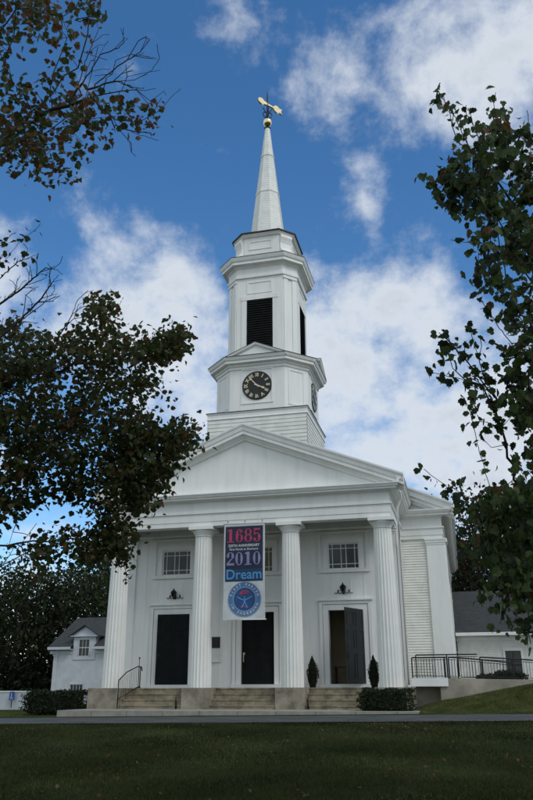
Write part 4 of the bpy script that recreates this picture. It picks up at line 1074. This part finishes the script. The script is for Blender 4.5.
for a, b in ((-22.6,-20.64),(-18.73,-14.4)): m.box(a, b, Y0-.52, Y0-.46, ze-.12, ze+.07); m.box(a, b, Y0-.45, Y0-.01, ze-.14, ze-.08)
m.box(-22.6,-20.72,Y0-.04,Y0-.003,3.45,3.7); m.box(-18.8,-14.5,Y0-.04,Y0-.003,3.45,3.7)
hp(m, 'eave_trim', BLUEW)
dm = MB(); dx0, dx1 = -20.62, -18.75; dc = (dx0+dx1)/2
holed(dm, dx0, dx1, 3.0, 4.75, Y0-.05, .04, [(dc-.42, dc+.42, 3.3, 4.5)])
dm.box(dx0, dx0+.1, Y0+.01, Y0+1.6, 3.7, 4.75); dm.box(dx1-.1, dx1, Y0+.01, Y0+1.6, 3.7, 4.75)
dm.add([(dx0-.25,Y0-.05,4.79),(dx1+.25,Y0-.05,4.79),(dc,Y0-.05,5.5)], [(0,1,2)]); dm.box(dx0-.3, dx1+.3, Y0-.25, Y0-.0, 4.72, 4.79)
dmr = hp(dm, 'dormer', BLUEW)
m = MB()
for s in (-1, 1):
    xe = dc+s*1.30
    m.add([(dc,Y0-.3,5.62),(xe,Y0-.3,4.78),(xe,Y0+3.2,4.78),(dc,Y0+3.2,5.62),(dc,Y0-.3,5.54),(xe,Y0-.3,4.70),(xe,Y0+3.2,4.70),(dc,Y0+3.2,5.54)], [(0,1,2,3),(4,5,6,7),(0,1,5,4)])
m.build('dormer_roof', ROOFM, dmr)
for (x0, x1, z0, z1, nm, y) in ((dc-.42, dc+.42, 3.3, 4.5, 2, Y0-.05), (-20.62,-19.58,-.1,1.2,3, Y0)):
    m = MB(); frame(m, x0, x1, z0, z1, .08, y-.003, .04, False); wq = hp(m, 'window', BLUEW)
    m = MB(); m.box(x0, x1, y+(-.002 if z0 > 1 else .06), y+(.0 if z0 > 1 else .08), z0, z1); m.build('pane', GLASS, wq)
    m = MB()
    for k in range(1, nm+1): x = x0+(x1-x0)*k/(nm+1); m.box(x-.015, x+.015, y-.03, y-.01, z0, z1)
    m.box(x0, x1, y-.032, y-.008, (z0+z1)/2-.03, (z0+z1)/2+.03); m.build('sash', BLUEW, wq)
# low wall and sign
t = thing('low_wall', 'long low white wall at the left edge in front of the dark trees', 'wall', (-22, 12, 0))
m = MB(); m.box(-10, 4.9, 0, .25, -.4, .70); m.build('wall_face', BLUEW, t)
m = MB(); m.box(-10.05, 4.95, -.04, .29, .702, .78); m.build('coping', WHITE, t)
t = thing('parking_sign', 'small blue accessible parking sign in front of the low white wall', 'sign', (-18.15, 11.8, -.2))
m = MB(); m.box(-.02,.02,.01,.04,0,.95); m.build('post', IRON, t)
m = MB(); m.box(-.17,.17,-.015,.008,.44,.93); m.build('panel', SIGNB, t)
m = MB(); m.lathe((0,0,0), [(.001,0),(.035,0),(.035,.004),(.001,.004)], 12)
m2 = MB(); m2.box(-.05,0,-.022,-.016,.60,.76); m2.box(-.05,.08,-.022,-.016,.58,.61); m2.box(.055,.085,-.022,-.016,.50,.60)
for i in range(14):
    a0, a1 = R(150+i*15), R(150+(i+1)*15); m2.prism([(.0+.09*math.cos(a0),.58+.09*math.sin(a0)),(.09*math.cos(a1),.58+.09*math.sin(a1)),(.07*math.cos(a1),.58+.07*math.sin(a1)),(.07*math.cos(a0),.58+.07*math.sin(a0))], .006, 'y', -.022)
m2.prism([(-.03+.035*math.cos(2*PI*i/10), .81+.035*math.sin(2*PI*i/10)) for i in range(10)], .006, 'y', -.022)
m2.build('wheelchair_symbol', SIGNW, t)

# ------------------------------------------------------------------ grass and fallen leaves
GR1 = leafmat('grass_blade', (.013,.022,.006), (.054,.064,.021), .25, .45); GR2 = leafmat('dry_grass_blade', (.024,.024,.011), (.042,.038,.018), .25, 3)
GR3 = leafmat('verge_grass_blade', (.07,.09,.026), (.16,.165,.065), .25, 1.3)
for m_ in (GR1, GR2, GR3): m_.node_tree.nodes['Principled BSDF'].inputs['Specular IOR Level'].default_value = .05
LAWN.node_tree.nodes['Principled BSDF'].inputs['Specular IOR Level'].default_value = .05
def grass(name, n, region, hgt, wid, seed, main=GR1):
    rg = np.random.default_rng(seed); P = region(n, rg); n = len(P)
    a = rg.uniform(0, 2*PI, n); h = hgt*rg.uniform(.5, 1.3, n); lean = rg.normal(0, .45, (n, 2)); w = wid*rg.uniform(.7, 1.3, n)
    z = np.array([G(x, y) for x, y in P])
    b0 = np.c_[P[:,0]-np.cos(a)*w, P[:,1]-np.sin(a)*w, z-.01]; b1 = np.c_[P[:,0]+np.cos(a)*w, P[:,1]+np.sin(a)*w, z-.01]; tp = np.c_[P[:,0]+lean[:,0]*h, P[:,1]+lean[:,1]*h, z+h]
    V = np.stack([b0, b1, tp], 1).reshape(-1, 3); me = bpy.data.meshes.new(name); me.vertices.add(3*n); me.vertices.foreach_set('co', V.ravel())
    me.loops.add(3*n); me.loops.foreach_set('vertex_index', np.arange(3*n, dtype=np.int32)); me.polygons.add(n)
    me.polygons.foreach_set('loop_start', np.arange(0, 3*n, 3, dtype=np.int32)); me.polygons.foreach_set('loop_total', np.full(n, 3, np.int32))
    me.polygons.foreach_set('material_index', (rg.uniform(0, 1, n) < .07).astype(np.int32)); me.materials.append(main); me.materials.append(GR2)
    me.update(calc_edges=True); o = bpy.data.objects.new(name, me); col.objects.link(o); tag(o, None, 'grass', kind='stuff'); return o
def reg1(n, rg):
    y = -23.5 + 14.0*rg.uniform(0, 1, n)**1.25; d = y-C[1]; xc = C[0]-.247*d; x = xc + rg.uniform(-1, 1, n)*(d*.46+1.5)
    return np.c_[x, y]
grass('lawn_grass', 210000, reg1, .055, .006, 1)
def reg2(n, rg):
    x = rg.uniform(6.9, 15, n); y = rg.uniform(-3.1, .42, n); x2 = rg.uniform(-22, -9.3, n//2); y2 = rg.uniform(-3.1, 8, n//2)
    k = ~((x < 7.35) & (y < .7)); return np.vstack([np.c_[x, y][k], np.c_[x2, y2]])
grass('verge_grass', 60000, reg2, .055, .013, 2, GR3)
rg = np.random.default_rng(5); n = 620
cy_ = -23+13.2*rg.uniform(0, 1, 38); cx_ = C[0]-.247*(cy_-C[1])+rg.uniform(-1, 1, 38)*((cy_-C[1])*.46+1); ci = rg.integers(0, 38, n)
y = np.clip(cy_[ci]+rg.normal(0, .8, n), -23.5, -9.7); x = cx_[ci]+rg.normal(0, 1.0, n)
fl = leaf_mesh('fallen_leaves', np.array([(a, b, G(a, b)+.05) for a, b in zip(x, y)]), .055, [LB1, LO1, leafmat('leaf_pale_tan', (.08,.065,.04), (.15,.12,.08))], [.6,.1,.3], None, 0, False, 8)
tag(fl, None, 'fallen leaves', kind='stuff')

# ------------------------------------------------------------------ light
SUN_EL = 44; SUN_AZ = 122      # degrees from +Y towards +X
w = bpy.data.worlds.new('World'); sc.world = w; w.use_nodes = True; n = w.node_tree
bg = n.nodes['Background']
sky = n.nodes.new('ShaderNodeTexSky'); sky.sky_type = 'NISHITA'; sky.sun_disc = False; sky.sun_elevation = R(SUN_EL); sky.sun_rotation = R(SUN_AZ)
sky.air_density = 1.0; sky.dust_density = .25; sky.ozone_density = 2.2; sky.altitude = 100
tc = n.nodes.new('ShaderNodeTexCoord')
def vnode(px, py): return tuple(map(float, cdir(px, py)))
def math_(op, a, b=None, clamp=False):
    m = n.nodes.new('ShaderNodeMath'); m.operation = op; m.use_clamp = clamp
    for i, v in enumerate((a, b)):
        if v is None: continue
        if isinstance(v, (int, float)): m.inputs[i].default_value = v
        else: n.links.new(v, m.inputs[i])
    return m.outputs[0]
# project direction onto a cloud layer for perspective-correct wisps
sep = n.nodes.new('ShaderNodeSeparateXYZ'); n.links.new(tc.outputs['Generated'], sep.inputs[0])
zz_ = math_('ADD', math_('MAXIMUM', sep.outputs[2], .0), .18)
cmb = n.nodes.new('ShaderNodeCombineXYZ'); n.links.new(math_('DIVIDE', sep.outputs[0], zz_), cmb.inputs[0]); n.links.new(math_('DIVIDE', sep.outputs[1], zz_), cmb.inputs[1])
no1 = N(n, 'ShaderNodeTexNoise', Scale=3.4, Detail=9, Roughness=.60, Distortion=.1); n.links.new(cmb.outputs[0], no1.inputs['Vector'])
no2 = N(n, 'ShaderNodeTexNoise', Scale=9, Detail=9, Roughness=.62, Distortion=.12); n.links.new(tc.outputs['Generated'], no2.inputs['Vector'])
# warp directions for the cloud masses
wn = N(n, 'ShaderNodeTexNoise', Scale=6, Detail=3); n.links.new(tc.outputs['Generated'], wn.inputs['Vector'])
wsub = n.nodes.new('ShaderNodeVectorMath'); wsub.operation = 'SUBTRACT'; n.links.new(wn.outputs['Color'], wsub.inputs[0]); wsub.inputs[1].default_value = (.5,.5,.5)
wsc = n.nodes.new('ShaderNodeVectorMath'); wsc.operation = 'SCALE'; n.links.new(wsub.outputs[0], wsc.inputs[0]); wsc.inputs['Scale'].default_value = .11
wad = n.nodes.new('ShaderNodeVectorMath'); wad.operation = 'ADD'; n.links.new(tc.outputs['Generated'], wad.inputs[0]); n.links.new(wsc.outputs[0], wad.inputs[1])
# (px, py, radius px, amount)
CL = [(40,330,60,.75),(110,335,55,.75),(165,350,60,.85),(215,385,70,.85),(215,335,38,.7),(205,290,20,.4),(20,590,70,.6),(325,370,72,.9),(400,400,95,.95),(460,440,80,.8),(350,440,80,.8),(400,340,60,.75),(500,460,60,.8),(320,300,30,.3),
      (325,85,36,.5),(350,70,38,.5),(370,180,28,.45),(340,130,34,.4),(430,35,60,.52),(500,70,70,.75),(530,30,60,.7),(400,140,35,.2),(245,25,40,.3),(105,195,26,.25),(215,150,26,.25),(175,265,28,.35),(505,120,40,.6),(40,180,22,.3),
      (450,320,60,.15),(420,20,40,.5),(-120,350,160,.7),(700,350,180,.6),(700,60,150,.6),(-200,80,130,.3)]
acc = None
for px, py, rr_, am in CL:
    d = n.nodes.new('ShaderNodeVectorMath'); d.operation = 'DISTANCE'; n.links.new(wad.outputs[0], d.inputs[0]); d.inputs[1].default_value = vnode(px, py)
    rad = rr_/FPX*1.15*(1/(1+((px-PCX)**2+(py-PCY)**2)/FPX**2))
    t1 = math_('DIVIDE', d.outputs['Value'], rad); t2 = math_('MULTIPLY', t1, t1); t3 = math_('POWER', 2.718, math_('MULTIPLY', t2, -1.0)); t4 = math_('MULTIPLY', t3, am)
    acc = t4 if acc is None else math_('ADD', acc, math_('MULTIPLY', t4, math_('SUBTRACT', 1.0, acc)))   # screen
# cloud cover added out of view around the camera, to light the facade
back = N(n, 'ShaderNodeTexNoise', Scale=2.2, Detail=6, Roughness=.6); n.links.new(tc.outputs['Generated'], back.inputs['Vector'])
dotn = n.nodes.new('ShaderNodeVectorMath'); dotn.operation = 'DOT_PRODUCT'; n.links.new(tc.outputs['Generated'], dotn.inputs[0]); dotn.inputs[1].default_value = tuple(map(float, fw))
away = n.nodes.new('ShaderNodeMapRange'); away.inputs['From Min'].default_value = .80; away.inputs['From Max'].default_value = .45; n.links.new(dotn.outputs['Value'], away.inputs['Value'])
bk = math_('MULTIPLY', away.outputs[0], 1.0)
cov = math_('MAXIMUM', acc, bk)
nz = math_('ADD', math_('MULTIPLY', no1.outputs['Fac'], .40), math_('MULTIPLY', no2.outputs['Fac'], .60))
dens = math_('ADD', cov, math_('MULTIPLY', math_('SUBTRACT', nz, .5), 3.9))
mr = n.nodes.new('ShaderNodeMapRange'); mr.interpolation_type = 'SMOOTHSTEP'; mr.inputs['From Min'].default_value = .22; mr.inputs['From Max'].default_value = 1.12; n.links.new(dens, mr.inputs['Value'])
mask = math_('MULTIPLY', mr.outputs[0], .93)
# cloud tone: bright rims, greyer thick parts
ct = ramp(n, [(0, (7.8,8.3,8.9)), (.45, (7.4,7.9,8.5)), (1, (5.6,6.1,6.8))]); n.links.new(math_('MULTIPLY', math_('SUBTRACT', dens, .55), 1.1, True), ct.inputs[0])
hs = N(n, 'ShaderNodeHueSaturation', Saturation=1.26, Value=1.58); n.links.new(sky.outputs[0], hs.inputs['Color'])
mx = n.nodes.new('ShaderNodeMixRGB'); n.links.new(mask, mx.inputs[0]); n.links.new(hs.outputs[0], mx.inputs[1])
# the added unseen clouds are brightened and tinted for the light on the facade
bt = math_('ADD', 1.0, math_('MULTIPLY', away.outputs[0], .04))
cm2 = n.nodes.new('ShaderNodeVectorMath'); cm2.operation = 'SCALE'; n.links.new(ct.outputs[0], cm2.inputs[0]); n.links.new(bt, cm2.inputs['Scale'])
wc = n.nodes.new('ShaderNodeMixRGB'); wc.blend_type = 'MULTIPLY'; n.links.new(away.outputs[0], wc.inputs[0]); n.links.new(cm2.outputs[0], wc.inputs[1]); wc.inputs[2].default_value = (.99,1.01,.96,1)
n.links.new(wc.outputs[0], mx.inputs[2])
n.links.new(mx.outputs[0], bg.inputs[0]); bg.inputs[1].default_value = .10
sl = bpy.data.lights.new('sun', 'SUN'); so = bpy.data.objects.new('sun', sl); col.objects.link(so)
sl.energy = 1.1; sl.angle = R(22); sl.color = (1, .98, .94)
az = R(SUN_AZ); el = R(SUN_EL); sd = Vector((math.sin(az)*math.cos(el), math.cos(az)*math.cos(el), math.sin(el)))
so.rotation_euler = sd.to_track_quat('Z', 'Y').to_euler()
so.location = (0, 0, 60)

vs = sc.view_settings; vs.view_transform = 'Standard'; vs.look = 'None'; vs.exposure = 0.0; vs.gamma = 1
try: vs.use_curve_mapping = False
except Exception: pass
sc.cycles.max_bounces = 8; sc.cycles.transparent_max_bounces = 4
